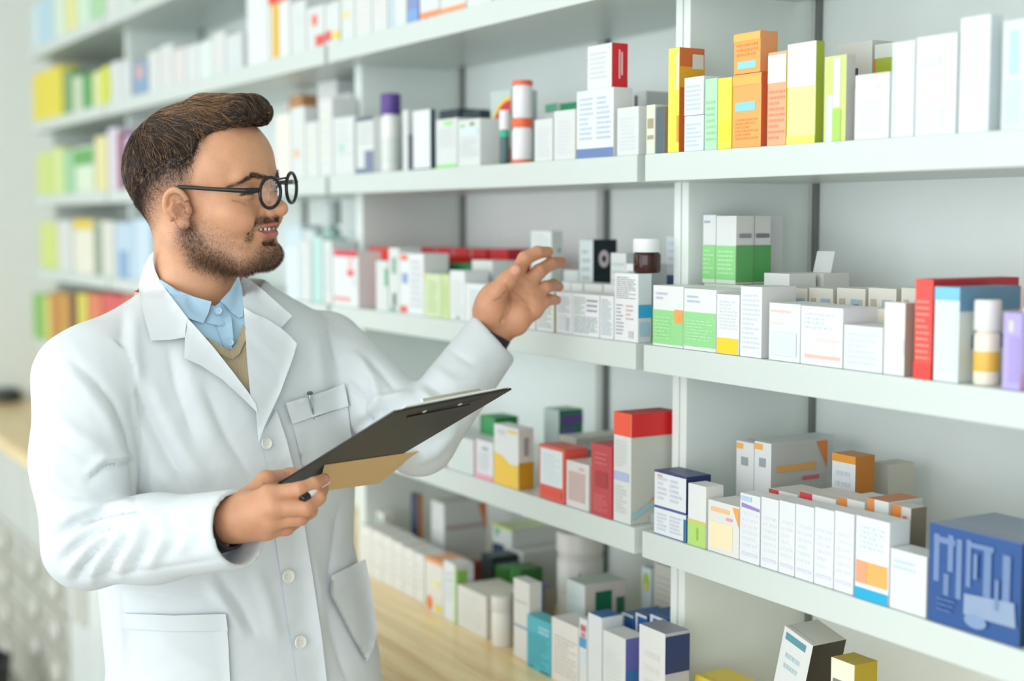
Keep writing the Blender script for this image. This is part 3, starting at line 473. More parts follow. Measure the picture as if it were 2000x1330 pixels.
six('h26', 1106, 1142, 1130, '#dfe7e5', 'white box with green shield mark and dark writing', [T(.15, .1, .85, .85, 7, '#c7dcd6'), ('r', 'poly', [(.25, .9), (.65, .9), (.65, .66), (.45, .5), (.25, .66)], '#0e6e51'), S(.12, .26, .7, .38, '#8a6f6c'), S(.5, .2, .85, .36, '#a2434a'), S(.1, .12, .8, .17, '#4a5a6e'), S(.75, .6, .95, .8, '#2d6a57')], Y=1.325, x2=1222, side='#d6cec6', top='#c5d3c6')
six('h27', 1252, 1270, 1106, '#cddcdd', 'slim pale carton with small flower mark at the back', [('f', 'disc', .5, .85, .35, .1, '#a3c04a'), ('f', 'disc', .5, .8, .15, .05, '#e8d36a', .0009)], Y=1.43, d=.05)
six('h28', 1276, 1322, 1098, '#cfccc0', 'cream box with a dark red band under the shelf end', [T(.1, .4, .9, .9, 9, '#bcbcb0'), F(.1, .05, .9, .3, '#c0aa9f')], Y=1.43, x2=1360, side='#bdb9b0')
# ---------------- worktop level, right unit
box('i1', 6, 1356, 1412, 1317, '#ead046', 'yellow carton just peeping in at the bottom edge', [F(.0, .6, .4, .9, '#f3e27a')], Y=1.30, d=.06)
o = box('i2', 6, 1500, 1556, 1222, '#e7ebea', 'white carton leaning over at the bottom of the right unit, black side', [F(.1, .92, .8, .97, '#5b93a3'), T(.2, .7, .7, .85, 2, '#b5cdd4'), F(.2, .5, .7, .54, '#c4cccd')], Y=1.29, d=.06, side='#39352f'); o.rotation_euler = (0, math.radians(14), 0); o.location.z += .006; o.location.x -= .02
box('i3', 6, 1618, 1664, 1283, '#f0ecd8', 'yellow and white carton at the bottom right', [('f', 'poly', [(0, 0), (.7, 0), (.55, .5), (0, .75)], '#ecd316'), F(.1, .8, .6, .86, '#7d7d74')], Y=1.30, x2=1708, side='#bda414', top='#c9b23a')

# ---------------- soft things behind the head and at the far left: every carton its own object
ORD = ['first', 'second', 'third', 'fourth', 'fifth', 'sixth', 'seventh', 'eighth', 'ninth', 'tenth', 'eleventh', 'twelfth', 'thirteenth', 'fourteenth', 'fifteenth', 'sixteenth', 'seventeenth', 'eighteenth', 'nineteenth', 'twentieth']
def row(sh, where, items, Y=1.25, group=None):
    for k, it in enumerate(items):
        x0, x1, y, c = it[:4]; dec = list(it[5]) if len(it) > 5 else []; cn = it[4]
        if not dec and c in (W, W2): dec = [T(.15, .15, .85, .85, 5, R_.choice(['#dbe6e4', '#e9dcd9', '#dfe6ee', '#e6e6d6']))]
        box('r%d%s%d' % (sh, where[:6], k), sh, x0, x1, y, c, '%s carton %s, %s from left' % (cn, where, ORD[k]), dec, Y=Y, d=.06, group=group or 'cartons '+where)
row(1, 'on the topmost visible shelf', [(63, 80, 15, '#cfe3e8', 'pale aqua'), (82, 104, 2, '#b9d8e8', 'pale blue'), (106, 128, -8, '#d9e9d2', 'mint white'), (130, 150, -14, '#e8e39a', 'pale yellow'), (152, 176, -25, '#d3e8d3', 'pale green'), (178, 206, -34, '#a9d5a4', 'soft green'), (208, 232, -40, W, 'white'), (234, 258, -50, '#dfe9de', 'greenish white'), (262, 290, -58, '#7fc797', 'green'), (292, 330, -70, W, 'white')])
row(2, 'on the second shelf at the far left', [(66, 122, 148, '#e8d62c', 'big lemon yellow', [F(.02, .02, .98, .98, '#e9d72d')]), (126, 142, 140, '#6fa06c', 'leaf green'), (144, 160, 152, '#cfdcbc', 'pale green'), (162, 180, 150, '#4f9f58', 'green'), (182, 197, 143, '#dfe3a0', 'cream green'), (199, 214, 133, '#d6dc33', 'acid yellow'), (217, 236, 124, W, 'white'), (238, 256, 120, W2, 'white'), (262, 289, 126, '#7fa0c0', 'dusty blue', [F(.2, .5, .7, .9, '#d5a5a5')]), (291, 312, 104, W, 'white'), (314, 338, 92, W, 'tall white'), (340, 362, 99, '#e8e2e0', 'pinkish white'), (364, 388, 92, W, 'white'), (390, 414, 84, '#dce9e2', 'mint white'), (416, 440, 68, W, 'white'), (442, 474, 72, W2, 'white')])
row(2, 'on the second shelf above the head', [(484, 524, -40, '#eef2f1', 'tall white'), (527, 566, -30, '#eef0ee', 'red topped white', [F(0, .72, 1, 1, '#df3a2e'), F(.15, .02, .5, .72, '#e0b416')]), (569, 598, 8, W, 'white'), (600, 634, 18, W, 'red dotted white', [F(.3, .55, .6, .8, '#e86c5e'), F(.5, .05, 1, .3, '#e25045')]), (636, 664, 10, W, 'white', [F(0, .1, .4, .35, '#e25045'), F(.5, .1, 1, .3, '#ecd24a')]), (667, 692, -10, W, 'yellow flecked white', [F(.1, .5, .6, .6, '#ead76a')]), (694, 726, -20, W, 'white'), (728, 757, -30, W, 'white'), (760, 794, -30, W, 'blue edged white', [F(.1, 0, .3, 1, '#b6cfe0')]), (797, 817, -40, '#7e92c6', 'periwinkle blue', [F(0, 0, 1, .3, '#7aa5d8')]), (820, 858, -40, W, 'orange footed white', [F(0, .0, 1, .18, '#ee9364')]), (860, 910, -40, W, 'orange striped white', [F(0, .0, 1, .18, '#f0a070')]), (912, 960, -50, W, 'white'), (964, 1010, -50, W2, 'green cornered white', [F(.5, .2, .9, .4, '#79b88c')])])
row(3, 'on the eye level shelf at the far left', [(73, 104, 302, '#d0df82', 'lime'), (106, 124, 290, '#dbe79a', 'pale lime'), (126, 145, 296, '#9fd0a0', 'soft green'), (148, 184, 290, '#dbe8cf', 'green topped', [F(0, .6, 1, .95, '#5aa851')]), (188, 210, 268, '#e6ddA0'.lower(), 'cream yellow'), (213, 231, 252, '#dcd3e2', 'lavender'), (232, 243, 262, '#8e2750', 'maroon'), (245, 262, 268, '#c9b7da', 'lilac')])
row(3, 'on the eye level shelf behind the forehead', [(540, 568, 226, '#e8e4da', 'cream'), (570, 596, 212, W, 'white', [F(.2, .3, .6, .4, '#e5b58f')]), (598, 622, 240, W, 'white'), (624, 650, 196, W, 'tall white')])
row(3, 'standing further back on the eye level shelf', [(566, 592, 190, '#c5905f', 'tan brown'), (594, 618, 212, W, 'white'), (622, 660, 162, '#eef1ef', 'tallest white'), (662, 690, 185, W2, 'white')], Y=1.38)
row(4, 'on the middle shelf at the far left', [(80, 112, 434, '#d3df7c', 'lime'), (114, 141, 430, W, 'white'), (145, 184, 428, '#e9e6d4', 'yellow topped white', [F(0, .8, 1, 1, '#e3cb4a')]), (186, 198, 440, '#8b9c86', 'grey green'), (200, 224, 432, '#dcdcd0', 'off white'), (227, 262, 435, '#bcd3e6', 'pale blue', [F(.2, 0, .7, .5, '#7fa6cc')]), (264, 296, 428, '#c9dcea', 'icy blue')])
row(4, 'on the middle shelf behind the beard', [(560, 584, 480, '#dce9ee', 'icy white'), (586, 608, 472, W, 'white'), (611, 630, 462, '#b9dcd6', 'aqua'), (632, 649, 470, W, 'white')])
bottle('tb', 4, 632, 668, 392, 'pale bottle with a teal shoulder behind the face', body='#a9cfc4', cap='#d6dfdc', Y=1.36, capf=.25, neck=.45, name='shampoo_bottle')
row(4, 'standing further back behind the nose', [(560, 590, 440, '#d4e4ec', 'icy blue'), (592, 616, 448, '#dfe9ea', 'white'), (676, 704, 452, '#cfe3e0', 'aqua white')], Y=1.36)
row(5, 'on the low shelf at the far left', [(66, 87, 573, '#7fbb52', 'grass green'), (89, 98, 578, '#e6dc73', 'yellow'), (100, 118, 570, '#c7852d', 'amber'), (120, 136, 571, '#d19a38', 'golden brown'), (138, 150, 570, '#6d3a26', 'dark brown'), (153, 172, 571, '#d9cf52', 'mustard'), (175, 200, 572, '#e07a52', 'coral'), (203, 240, 572, '#d9534f', 'red'), (242, 270, 574, '#dd6a58', 'soft red')])
# ================================================================== the person: implicit surfaces, meshed with surface nets
def surface_nets(fn, lo, hi, h):
    lo = np.array(lo, float); n = np.ceil((np.array(hi)-lo)/h).astype(int)+1
    ax = [lo[i]+h*np.arange(n[i]) for i in range(3)]
    D = np.empty(n, np.float32)
    step = max(1, int(900000//(n[1]*n[2])))
    for i in range(0, n[0], step):
        g = np.stack(np.meshgrid(ax[0][i:i+step], ax[1], ax[2], indexing='ij'), -1)
        D[i:i+step] = fn(g.reshape(-1, 3)).reshape(g.shape[:3])
    ins = D < 0; c = [n[0]-1, n[1]-1, n[2]-1]
    cnt = np.zeros(c, np.int8)
    for dx in (0, 1):
        for dy in (0, 1):
            for dz in (0, 1): cnt += ins[dx:dx+c[0], dy:dy+c[1], dz:dz+c[2]]
    act = (cnt > 0) & (cnt < 8); idx = -np.ones(c, np.int64); I = np.argwhere(act); idx[act] = np.arange(len(I))
    acc = np.zeros((len(I), 3)); num = np.zeros(len(I))
    for a in range(3):
        o = [k for k in range(3) if k != a]
        for p in (0, 1):
            for q in (0, 1):
                d = np.zeros(3, int); d[o[0]] = p; d[o[1]] = q; A = I+d; e = np.zeros(3, int); e[a] = 1; B = A+e
                va = D[tuple(A.T)]; vb = D[tuple(B.T)]; m = (va < 0) != (vb < 0)
                t = np.where(m, va/np.where(va == vb, 1, va-vb), 0); pt = A.astype(float); pt[:, a] += t
                acc[m] += pt[m]; num[m] += 1
    verts = acc/num[:, None]*h+lo
    F_ = []
    for a in range(3):
        o1, o2 = (a+1) % 3, (a+2) % 3
        s0 = [slice(None)]*3; s1 = [slice(None)]*3; s0[a] = slice(0, -1); s1[a] = slice(1, None)
        x = ins[tuple(s0)] != ins[tuple(s1)]; E_ = np.argwhere(x)
        E_ = E_[(E_[:, o1] > 0) & (E_[:, o2] > 0) & (E_[:, o1] < n[o1]-1) & (E_[:, o2] < n[o2]-1)]
        fl = ins[tuple(s0)][tuple(E_.T)]
        q = []
        for d1, d2 in ((1, 1), (0, 1), (0, 0), (1, 0)):
            A = E_.copy(); A[:, o1] -= d1; A[:, o2] -= d2; q.append(idx[tuple(A.T)])
        q = np.stack(q, 1); q = np.where(fl[:, None], q, q[:, ::-1]); F_.append(q)
    F_ = np.concatenate(F_); F_ = F_[(F_ >= 0).all(1)]
    return verts, F_
def vnormals(v, f):
    n = np.zeros_like(v); fn = np.cross(v[f[:, 2]]-v[f[:, 0]], v[f[:, 3 if f.shape[1] > 3 else 1]]-v[f[:, 1 if f.shape[1] > 3 else 0]])
    for k in range(f.shape[1]):
        for c in range(3): n[:, c] += np.bincount(f[:, k], fn[:, c], len(v))
    return n/np.maximum(np.linalg.norm(n, axis=1), 1e-12)[:, None]
def relax(v, f, it=3, lam=.5):
    E_ = np.concatenate([f[:, [i, (i+1) % f.shape[1]]] for i in range(f.shape[1])]); deg = np.bincount(E_.ravel(), minlength=len(v))[:, None]
    for k in range(it):
        s = np.zeros_like(v)
        for c in range(3): s[:, c] = np.bincount(E_[:, 0], v[E_[:, 1], c], len(v))+np.bincount(E_[:, 1], v[E_[:, 0], c], len(v))
        v = v+(s/np.maximum(deg, 1)-v)*(lam if k % 2 == 0 else -lam*.9)
    return v
def ell(P, c, r, R=None):
    q = P-np.array(c); q = q@R if R is not None else q
    r = np.array(r); k0 = np.linalg.norm(q/r, axis=1); k1 = np.linalg.norm(q/(r*r), axis=1); return k0*(k0-1)/np.maximum(k1, 1e-9)
def cap(P, a, b, ra, rb=None):
    a = np.array(a); b = np.array(b); rb = ra if rb is None else rb; ba = b-a; q = P-a
    h = np.clip(q@ba/(ba@ba), 0, 1); return np.linalg.norm(q-h[:, None]*ba, axis=1)-(ra+(rb-ra)*h)
def chain(P, pts, rs, k=.004):
    d = None
    for i in range(len(pts)-1):
        e = cap(P, pts[i], pts[i+1], rs[i], rs[i+1]); d = e if d is None else smin(d, e, k)
    return d
def smin(a, b, k):
    h = np.maximum(k-np.abs(a-b), 0)/k; return np.minimum(a, b)-h*h*k*.25
def smax(a, b, k): return -smin(-a, -b, k)
def plen(poly, x, y):                         # distance to a 2-D polyline
    d = np.full(x.shape, 9e9)
    for (x0, y0), (x1, y1) in zip(poly[:-1], poly[1:]):
        ex, ey = x1-x0, y1-y0; t = np.clip(((x-x0)*ex+(y-y0)*ey)/(ex*ex+ey*ey+1e-12), 0, 1); d = np.minimum(d, np.hypot(x-x0-t*ex, y-y0-t*ey))
    return d
def inpoly(poly, x, y):
    r = np.zeros(x.shape, bool); n = len(poly)
    for i in range(n):
        (x0, y0), (x1, y1) = poly[i], poly[(i+1) % n]
        c = ((y0 > y) != (y1 > y)) & (x < (x1-x0)*(y-y0)/((y1-y0) if y1 != y0 else 1e-9)+x0); r ^= c
    return r
def sdpoly(poly, x, y):
    d = plen(list(poly)+[poly[0]], x, y); return np.where(inpoly(poly, x, y), -d, d)

# ---------------- head frame: f forward, s to his left, w up; origin between the ear canals
YAW = math.radians(20)
fd = np.array([math.cos(YAW), -math.sin(YAW), 0]); ROLL = math.radians(4.5)
sd = np.array([math.sin(YAW)*math.cos(ROLL), math.cos(YAW)*math.cos(ROLL), math.sin(ROLL)]); ud = np.cross(fd, sd)
HC = V(394, 405, 1.93); HB = np.stack([fd, sd, ud], 1)          # columns
def toH(P): return (P-HC)@HB
def fromH(Q): return Q@HB.T+HC

def sdf_skull(Q):
    A = Q.copy(); A[:, 1] = np.abs(A[:, 1])
    d = ell(A, (-.004, 0, .047), (.099, .0745, .083))
    d = smin(d, ell(A, (.044, 0, .058), (.0585, .060, .058)), .03)
    return d
UPL = [(.1100, 0, -.0232), (.1040, .014, -.0245), (.0895, .0285, -.0265)]
LOL = [(.1065, 0, -.0362), (.1010, .014, -.0355), (.0895, .0275, -.0285)]
def sdf_head(Q, ears=True):
    A = Q.copy(); A[:, 1] = np.abs(A[:, 1])
    d = sdf_skull(Q)
    d = smin(d, ell(A, (.048, 0, -.012), (.052, .058, .062)), .025)                 # mid face
    d = smin(d, cap(A, (.004, .050, -.038), (.075, .028, -.066), .020, .021), .028)   # jaw
    d = smin(d, ell(A, (.092, 0, -.062), (.0235, .023, .0185)), .018)                # chin
    d = smin(d, ell(A, (.030, 0, -.045), (.060, .042, .032)), .02)                  # under jaw fill
    d = smin(d, ell(A, (.068, .042, -.004), (.022, .020, .017)), .022)              # cheekbone
    d = smin(d, ell(A, (.079, .036, -.014), (.021, .018, .017)), .014)              # smiling cheek
    d = smin(d, ell(A, (.087, 0, -.022), (.0195, .024, .022)), .012)                # muzzle
    d = smin(d, cap(A, (.100, .006, .036), (.086, .040, .040), .0085, .007), .014)   # brow ridge
    d = smax(d, -ell(A, (.108, .032, .021), (.020, .017, .012)), .012)              # eye socket
    d = smin(d, ell(A, (.0845, .032, .020), (.0135, .0135, .0125)), .003)            # closed-down lids over the eyeball
    d = smax(d, -chain(A, [(.0985, .020, .0190), (.0985, .032, .0215), (.0885, .046, .0190)], [.0012, .0016, .0010]), .0015); d = smax(d, -chain(A, [(.098, .022, .0095), (.0925, .040, .0085), (.081, .052, .0120)], [.0007, .0009, .0006]), .004); d = smax(d, -chain(A, [(.083, .052, .020), (.072, .060, .024)], [.0006, .0004]), .003)    # lid slit
    d = smin(d, chain(A, [(.098, 0, .026), (.108, 0, .012), (.1185, 0, -.001)], [.0068, .0075, .0085]), .009)   # nose bridge
    d = smin(d, ell(A, (.1195, 0, -.0025), (.0105, .0095, .0092)), .007)             # nose tip
    d = smin(d, ell(A, (.1075, .0115, -.0065), (.0100, .0065, .0070)), .005)         # wings
    d = smax(d, -ell(A, (.1125, .0062, -.0135), (.0050, .0028, .0042)), .002)        # nostrils
    # nasolabial fold
    d = smax(d, -(chain(A, [(.104, .0185, -.006), (.0975, .0290, -.016), (.088, .0350, -.030)], [.0018, .0026, .0016])), .006)
    # lips
    up = chain(A, UPL, [.0036, .0033, .0012], .003)
    lo = chain(A, LOL, [.0052, .0046, .0014], .004)
    d = smin(d, up, .004); d = smin(d, lo, .005)
    sl = chain(A, [(.112, 0, -.0288), (.1050, .014, -.0292), (.0915, .0272, -.0272)], [.0042, .0038, .0008], .003)
    d = smax(d, -sl, .0015)
    d = smax(d, -cap(A, (.104, 0, -.0515), (.098, .012, -.050), .0035), .008)         # crease over the chin
    # neck
    d = smin(d, chain(Q, [(-.014, 0, -.01), (-.009, 0, -.10), (-.022, .0, -.17)], [.056, .0570, .066], .02), .022)
    d = smin(d, cap(A, (.005, .038, -.060), (.012, .010, -.150), .016, .014), .02)     # neck muscle
    if ears:
        O = np.array([.0145, .0720, .002]); c_, s_ = math.cos(.32), math.sin(.32)
        L = (A-O)/.87; e = np.stack([L[:, 0]*math.cos(.12)+L[:, 2]*math.sin(.12), L[:, 2]*math.cos(.12)-L[:, 0]*math.sin(.12), L[:, 1]*c_-L[:, 0]*s_*-.9], 1)
        e[:, 2] = L[:, 1]+.35*L[:, 0]                                                # flares outwards at the back
        base = ell(e, (0, .003, .004), (.0165, .0265, .0042))
        th = np.arctan2((e[:, 1]-.006)/.0265, e[:, 0]/.0175)
        rr = np.hypot(e[:, 0]/.0175, (e[:, 1]-.006)/.0255); el = np.hypot((rr-.93)*.019, e[:, 2]-.010)
        helix = np.where((th < 1.35) & (th > .2) | (th >= 1.35) | (th < -2.2), el-.0040, np.maximum(el-.0040, .004))
        ear = smin(base, helix, .003)
        ear = smax(ear, -ell(e, (.0035, -.001, .0125), (.0085, .0118, .0098)), .003)   # concha
        ear = smax(ear, -ell(e, (-.001, .0175, .0125), (.0085, .0060, .0068)), .003)   # upper hollow
        anti = chain(e, [(-.0055, -.010, .0085), (-.0095, .002, .0095), (-.005, .013, .0085)], [.0028, .0030, .0024])
        ear = smin(ear, anti, .003)
        ear = smin(ear, ell(e, (.0035, -.0225, .0065), (.0085, .0085, .0045)), .004)    # lobe
        ear = smin(ear, ell(e, (.0135, -.003, .0055), (.0042, .0062, .0050)), .003)     # tragus
        d = smin(d, ear*.87, .004)
    return d

# ---------------- hands (view frame) -------------------------------------------------
def hand(P, wrist, wr2, mcps, fingers, rads, thumb, trad, rp=.0135, fk=.006, web=None):
    d = cap(P, wr2, wrist, .027, .024)
    pal = None
    for m in mcps:
        w0 = wrist+(m-wrist)*.12+ (m-np.mean(mcps, 0))*.25
        e = cap(P, w0, m, rp+.002, rp-.002); pal = e if pal is None else smin(pal, e, .016)
    d = smin(d, pal, .022)
    fing = None
    for pts, r in zip(fingers, rads):
        e = chain(P, pts, r, .003)
        fing = e if fing is None else np.minimum(fing, e)
    d = smin(d, fing, fk)
    d = smin(d, chain(P, thumb, trad, .006), .012)
    return d
# right hand (near), holding the clipboard, its back to the camera
rw, rw2 = V(462, 1012, 1.675), V(380, 1035, 1.70)
r_m = [V(527, 965, 1.655), V(533, 992, 1.648), V(530, 1017, 1.655), V(520, 1037, 1.668)]
r_f = [[V(527, 965, 1.655), V(585, 957, 1.655), V(613, 946, 1.667), V(633, 936, 1.680)],
       [V(533, 992, 1.648), V(598, 992, 1.650), V(622, 972, 1.665), V(631, 953, 1.682)],
       [V(530, 1017, 1.655), V(586, 1011, 1.660), V(606, 998, 1.675), V(612, 978, 1.690)],
       [V(520, 1037, 1.668), V(560, 1032, 1.675), V(578, 1019, 1.688), V(590, 1003, 1.700)]]
r_r = [[.0105, .0095, .0086, .0072], [.0108, .0098, .0088, .0074], [.0104, .0094, .0085, .0070], [.0094, .0084, .0074, .0064]]
r_t = [V(482, 985, 1.685), V(520, 940, 1.710), V(566, 931, 1.748), V(604, 930, 1.768)]; r_tr = [.018, .0125, .0105, .0088]
sdf_rh = lambda P: hand(P, rw, rw2, r_m, r_f, r_r, r_t, r_tr)
# left hand (far), open, palm to the camera
lw, lw2 = V(962, 640, 2.045), V(925, 705, 2.03)
l_m = [V(1003, 545, 2.055), V(1027, 560, 2.050), V(1040, 582, 2.045), V(1043, 606, 2.040)]
l_f = [[V(1003, 545, 2.055), V(1025, 505, 2.045), V(1050, 493, 2.055), V(1070, 492, 2.07)],
       [V(1027, 560, 2.050), V(1053, 530, 2.055), V(1076, 515, 2.075), V(1095, 512, 2.095)],
       [V(1040, 582, 2.045), V(1064, 562, 2.06), V(1080, 556, 2.085), V(1091, 560, 2.10)],
       [V(1043, 606, 2.040), V(1062, 591, 2.05), V(1076, 585, 2.07), V(1087, 586, 2.085)]]
l_r = [[.0118, .0104, .0094, .0080], [.0118, .0105, .0094, .0080], [.0112, .0098, .0086, .0078], [.0100, .0088, .0080, .0070]]
l_t = [V(952, 610, 2.030), V(968, 573, 2.015), V(990, 548, 2.005), V(1008, 527, 2.005)]; l_tr = [.021, .0150, .0122, .0098]
def sdf_lh(P):
    d = hand(P, lw, lw2, l_m, l_f, l_r, l_t, l_tr, rp=.0150, fk=.008)
    d = smin(d, ell(P, V(958, 600, 2.022), (.022, .016, .030)), .012)                # thumb ball
    d = smin(d, ell(P, V(1012, 622, 2.030), (.017, .014, .024)), .012)               # heel of the hand
    for pl, r in (([V(985, 560, 2.012), V(996, 590, 2.014), V(986, 618, 2.012), V(978, 628, 2.014)], .0014), ([V(1000, 572, 2.018), V(1020, 590, 2.020), V(1038, 606, 2.024)], .0012), ([V(1012, 560, 2.026), V(1026, 575, 2.026)], .0012)):
        d = smax(d, -(chain(P, pl, [r]*len(pl))), .004)
    return d
# ---------------- trunk, arms and coat ------------------------------------------------
tS = np.array([.78, .626, 0]); tF = np.array([.626, -.78, 0]); TC = V(432, 900, 1.955)*np.array([1, 1, 0])
TW = np.array([-1.20, -.90, -.62, -.46, -.32, -.215, -.165, -.125, -.09])
TA = np.array([.235, .215, .183, .172, .186, .186, .163, .120, .072])
TB = np.array([.185, .172, .145, .125, .128, .114, .100, .086, .066])
TO = np.array([.03, .03, .033, .008, 0, 0, 0, -.004, -.01])
def sdf_trunk(P, g=0.0):
    q = P-TC; s = q@tS; f = q@tF; w_ = P[:, 2]
    a = np.interp(w_, TW, TA)+g; b = np.interp(w_, TW, TB)+g; s = s-np.interp(w_, TW, TO)
    k = (np.abs(s/a)**2.4+np.abs((f+.0)/b)**2.4)**(1/2.4)
    d = (k-1)*np.minimum(a, b)*.95
    return smax(d, np.maximum(w_+.088-g, -1.12-w_), .02)
SHN, ELN = V(168, 742, 1.805), V(172, 1064, 1.745)
WRN = V(470, 1033, 1.660)
SHF, ELF, WRF = V(634, 690, 2.055), V(818, 856, 1.93), V(967, 655, 2.035)
def sdf_coat(P):
    d = sdf_trunk(P, .008)
    nb = V(395, 590, 1.95)
    d = smin(d, cap(P, nb+np.array([-.02, -.01, -.05]), SHN+np.array([.012, .01, .018]), .058, .058), .05)
    d = smin(d, cap(P, nb+np.array([.03, .03, -.05]), SHF+np.array([-.01, 0, -.01]), .058, .056), .05)
    arn = chain(P, [SHN, SHN*.5+ELN*.5+np.array([-.003, 0, 0]), ELN], [.0680, .0610, .0565], .03)
    fan = chain(P, [ELN, V(300, 1052, 1.715), WRN], [.0535, .0490, .0480], .03)
    arn = smin(arn, fan, .007)
    d = smin(d, arn, .006)
    arf = smin(cap(P, SHF, ELF, .0620, .0490), cap(P, ELF, WRF, .0505, .0430), .012)
    d = smin(d, arf, .012)
    # open ends of the sleeves
    for el, wr, r, L, tilt in ((V(300, 1052, 1.715), WRN, .0405, .05, np.array([0, -.12, .05])), (ELF, WRF, .0325, .06, np.array([.03, -.50, -.18]))):
        ax = (wr-el)/np.linalg.norm(wr-el); cutn = ax+tilt; cutn = cutn/np.linalg.norm(cutn); t = (P-wr)@cutn
        near = np.linalg.norm(P-wr, axis=1) < .16
        d = np.where(near, smax(d, t, .007), d)
        ta = (P-wr)@ax; rad = np.linalg.norm((P-wr)-ta[:, None]*ax, axis=1)
        d = np.where(near, smax(d, -np.maximum(rad-r, -(t+L)), .006), d)
    # open neck
    q = P-V(384, 548, 1.945); d = smax(d, -ell(P, V(396, 556, 1.942), (.080, .080, .062)), .006); d = smax(d, -ell(P, V(416, 588, 1.875), (.030, .045, .022)), .006)
    return d

# ---------------- materials of the person --------------------------------------------
m_skin = bpy.data.materials.new('skin'); m_skin.use_nodes = True
n = m_skin.node_tree.nodes; l = m_skin.node_tree.links; b = n['Principled BSDF']
b.inputs['Roughness'].default_value = .46; b.inputs['Subsurface Weight'].default_value = .12; b.inputs['Subsurface Radius'].default_value = (.012, .004, .002); b.inputs['Subsurface Scale'].default_value = .6
at = n.new('ShaderNodeAttribute'); at.attribute_name = 'tone'                      # skin tones: lips, ears, stubble density; shade painted into creases and slits
bp = n.new('ShaderNodeBump'); bp.inputs['Strength'].default_value = .22; bp.inputs['Distance'].default_value = .002
nb = n.new('ShaderNodeTexNoise'); nb.inputs['Scale'].default_value = 420; nb.inputs['Detail'].default_value = 3
tcn = n.new('ShaderNodeTexCoord'); l.new(tcn.outputs['Object'], nb.inputs['Vector']); l.new(nb.outputs['Fac'], bp.inputs['Height']); l.new(bp.outputs[0], b.inputs['Normal'])
n2 = n.new('ShaderNodeTexNoise'); n2.inputs['Scale'].default_value = 38; n2.inputs['Detail'].default_value = 5; l.new(tcn.outputs['Object'], n2.inputs['Vector'])
rm = n.new('ShaderNodeMapRange'); rm.inputs['From Min'].default_value = .3; rm.inputs['From Max'].default_value = .7; rm.inputs['To Min'].default_value = .90; rm.inputs['To Max'].default_value = 1.08; l.new(n2.outputs['Fac'], rm.inputs[0])
mm = n.new('ShaderNodeVectorMath'); mm.operation = 'SCALE'; l.new(at.outputs['Color'], mm.inputs[0]); l.new(rm.outputs[0], mm.inputs['Scale']); l.new(mm.outputs[0], b.inputs['Base Color'])
def cloth(name, h, rough=.75, bump=.25, bs=700, sheen=.15, big=.5):
    m = bpy.data.materials.new(name); m.use_nodes = True; n = m.node_tree.nodes; l = m.node_tree.links; b = n['Principled BSDF']
    b.inputs['Base Color'].default_value = (*lin(h), 1); b.inputs['Roughness'].default_value = rough; b.inputs['Sheen Weight'].default_value = sheen
    tc = n.new('ShaderNodeTexCoord'); a = n.new('ShaderNodeTexNoise'); a.inputs['Scale'].default_value = bs; a.inputs['Detail'].default_value = 2
    c = n.new('ShaderNodeTexNoise'); c.inputs['Scale'].default_value = 9; c.inputs['Detail'].default_value = 2; c.inputs['Distortion'].default_value = .8
    b1 = n.new('ShaderNodeBump'); b1.inputs['Strength'].default_value = bump; b1.inputs['Distance'].default_value = .0006
    b2 = n.new('ShaderNodeBump'); b2.inputs['Strength'].default_value = big; b2.inputs['Distance'].default_value = .012
    l.new(tc.outputs['Object'], a.inputs['Vector']); l.new(tc.outputs['Object'], c.inputs['Vector'])
    l.new(a.outputs['Fac'], b1.inputs['Height']); l.new(c.outputs['Fac'], b2.inputs['Height']); l.new(b2.outputs[0], b1.inputs['Normal']); l.new(b1.outputs[0], b.inputs['Normal'])
    return m
m_coat = cloth('white_cotton', '#d3d8da', .75, .12, 900, .05, .45)
m_shirt = cloth('blue_cotton', '#9dbcd0', .7, .2, 900, .1, .4)
m_knit = bpy.data.materials.new('beige_knit'); m_knit.use_nodes = True
n = m_knit.node_tree.nodes; l = m_knit.node_tree.links; b = n['Principled BSDF']; b.inputs['Roughness'].default_value = .85
tc = n.new('ShaderNodeTexCoord'); wv = n.new('ShaderNodeTexWave'); wv.inputs['Scale'].default_value = 230; wv.inputs['Distortion'].default_value = 1.2; l.new(tc.outputs['Object'], wv.inputs['Vector'])
cr = n.new('ShaderNodeValToRGB'); cr.color_ramp.elements[0].color = (*lin('#94846b'), 1); cr.color_ramp.elements[1].color = (*lin('#b8a88a'), 1); l.new(wv.outputs['Fac'], cr.inputs[0]); l.new(cr.outputs[0], b.inputs['Base Color'])
bb_ = n.new('ShaderNodeBump'); bb_.inputs['Strength'].default_value = .5; bb_.inputs['Distance'].default_value = .001; l.new(wv.outputs['Fac'], bb_.inputs['Height']); l.new(bb_.outputs[0], b.inputs['Normal'])
m_hair = mat('#38271b', .38, 'dark_brown_hair', nv=.5, ns=60); m_hairlt = mat('#a0764a', .36, 'brown_hair_light', nv=.4, ns=60); m_beard = mat('#33231a', .6, 'beard_hair', nv=.3)

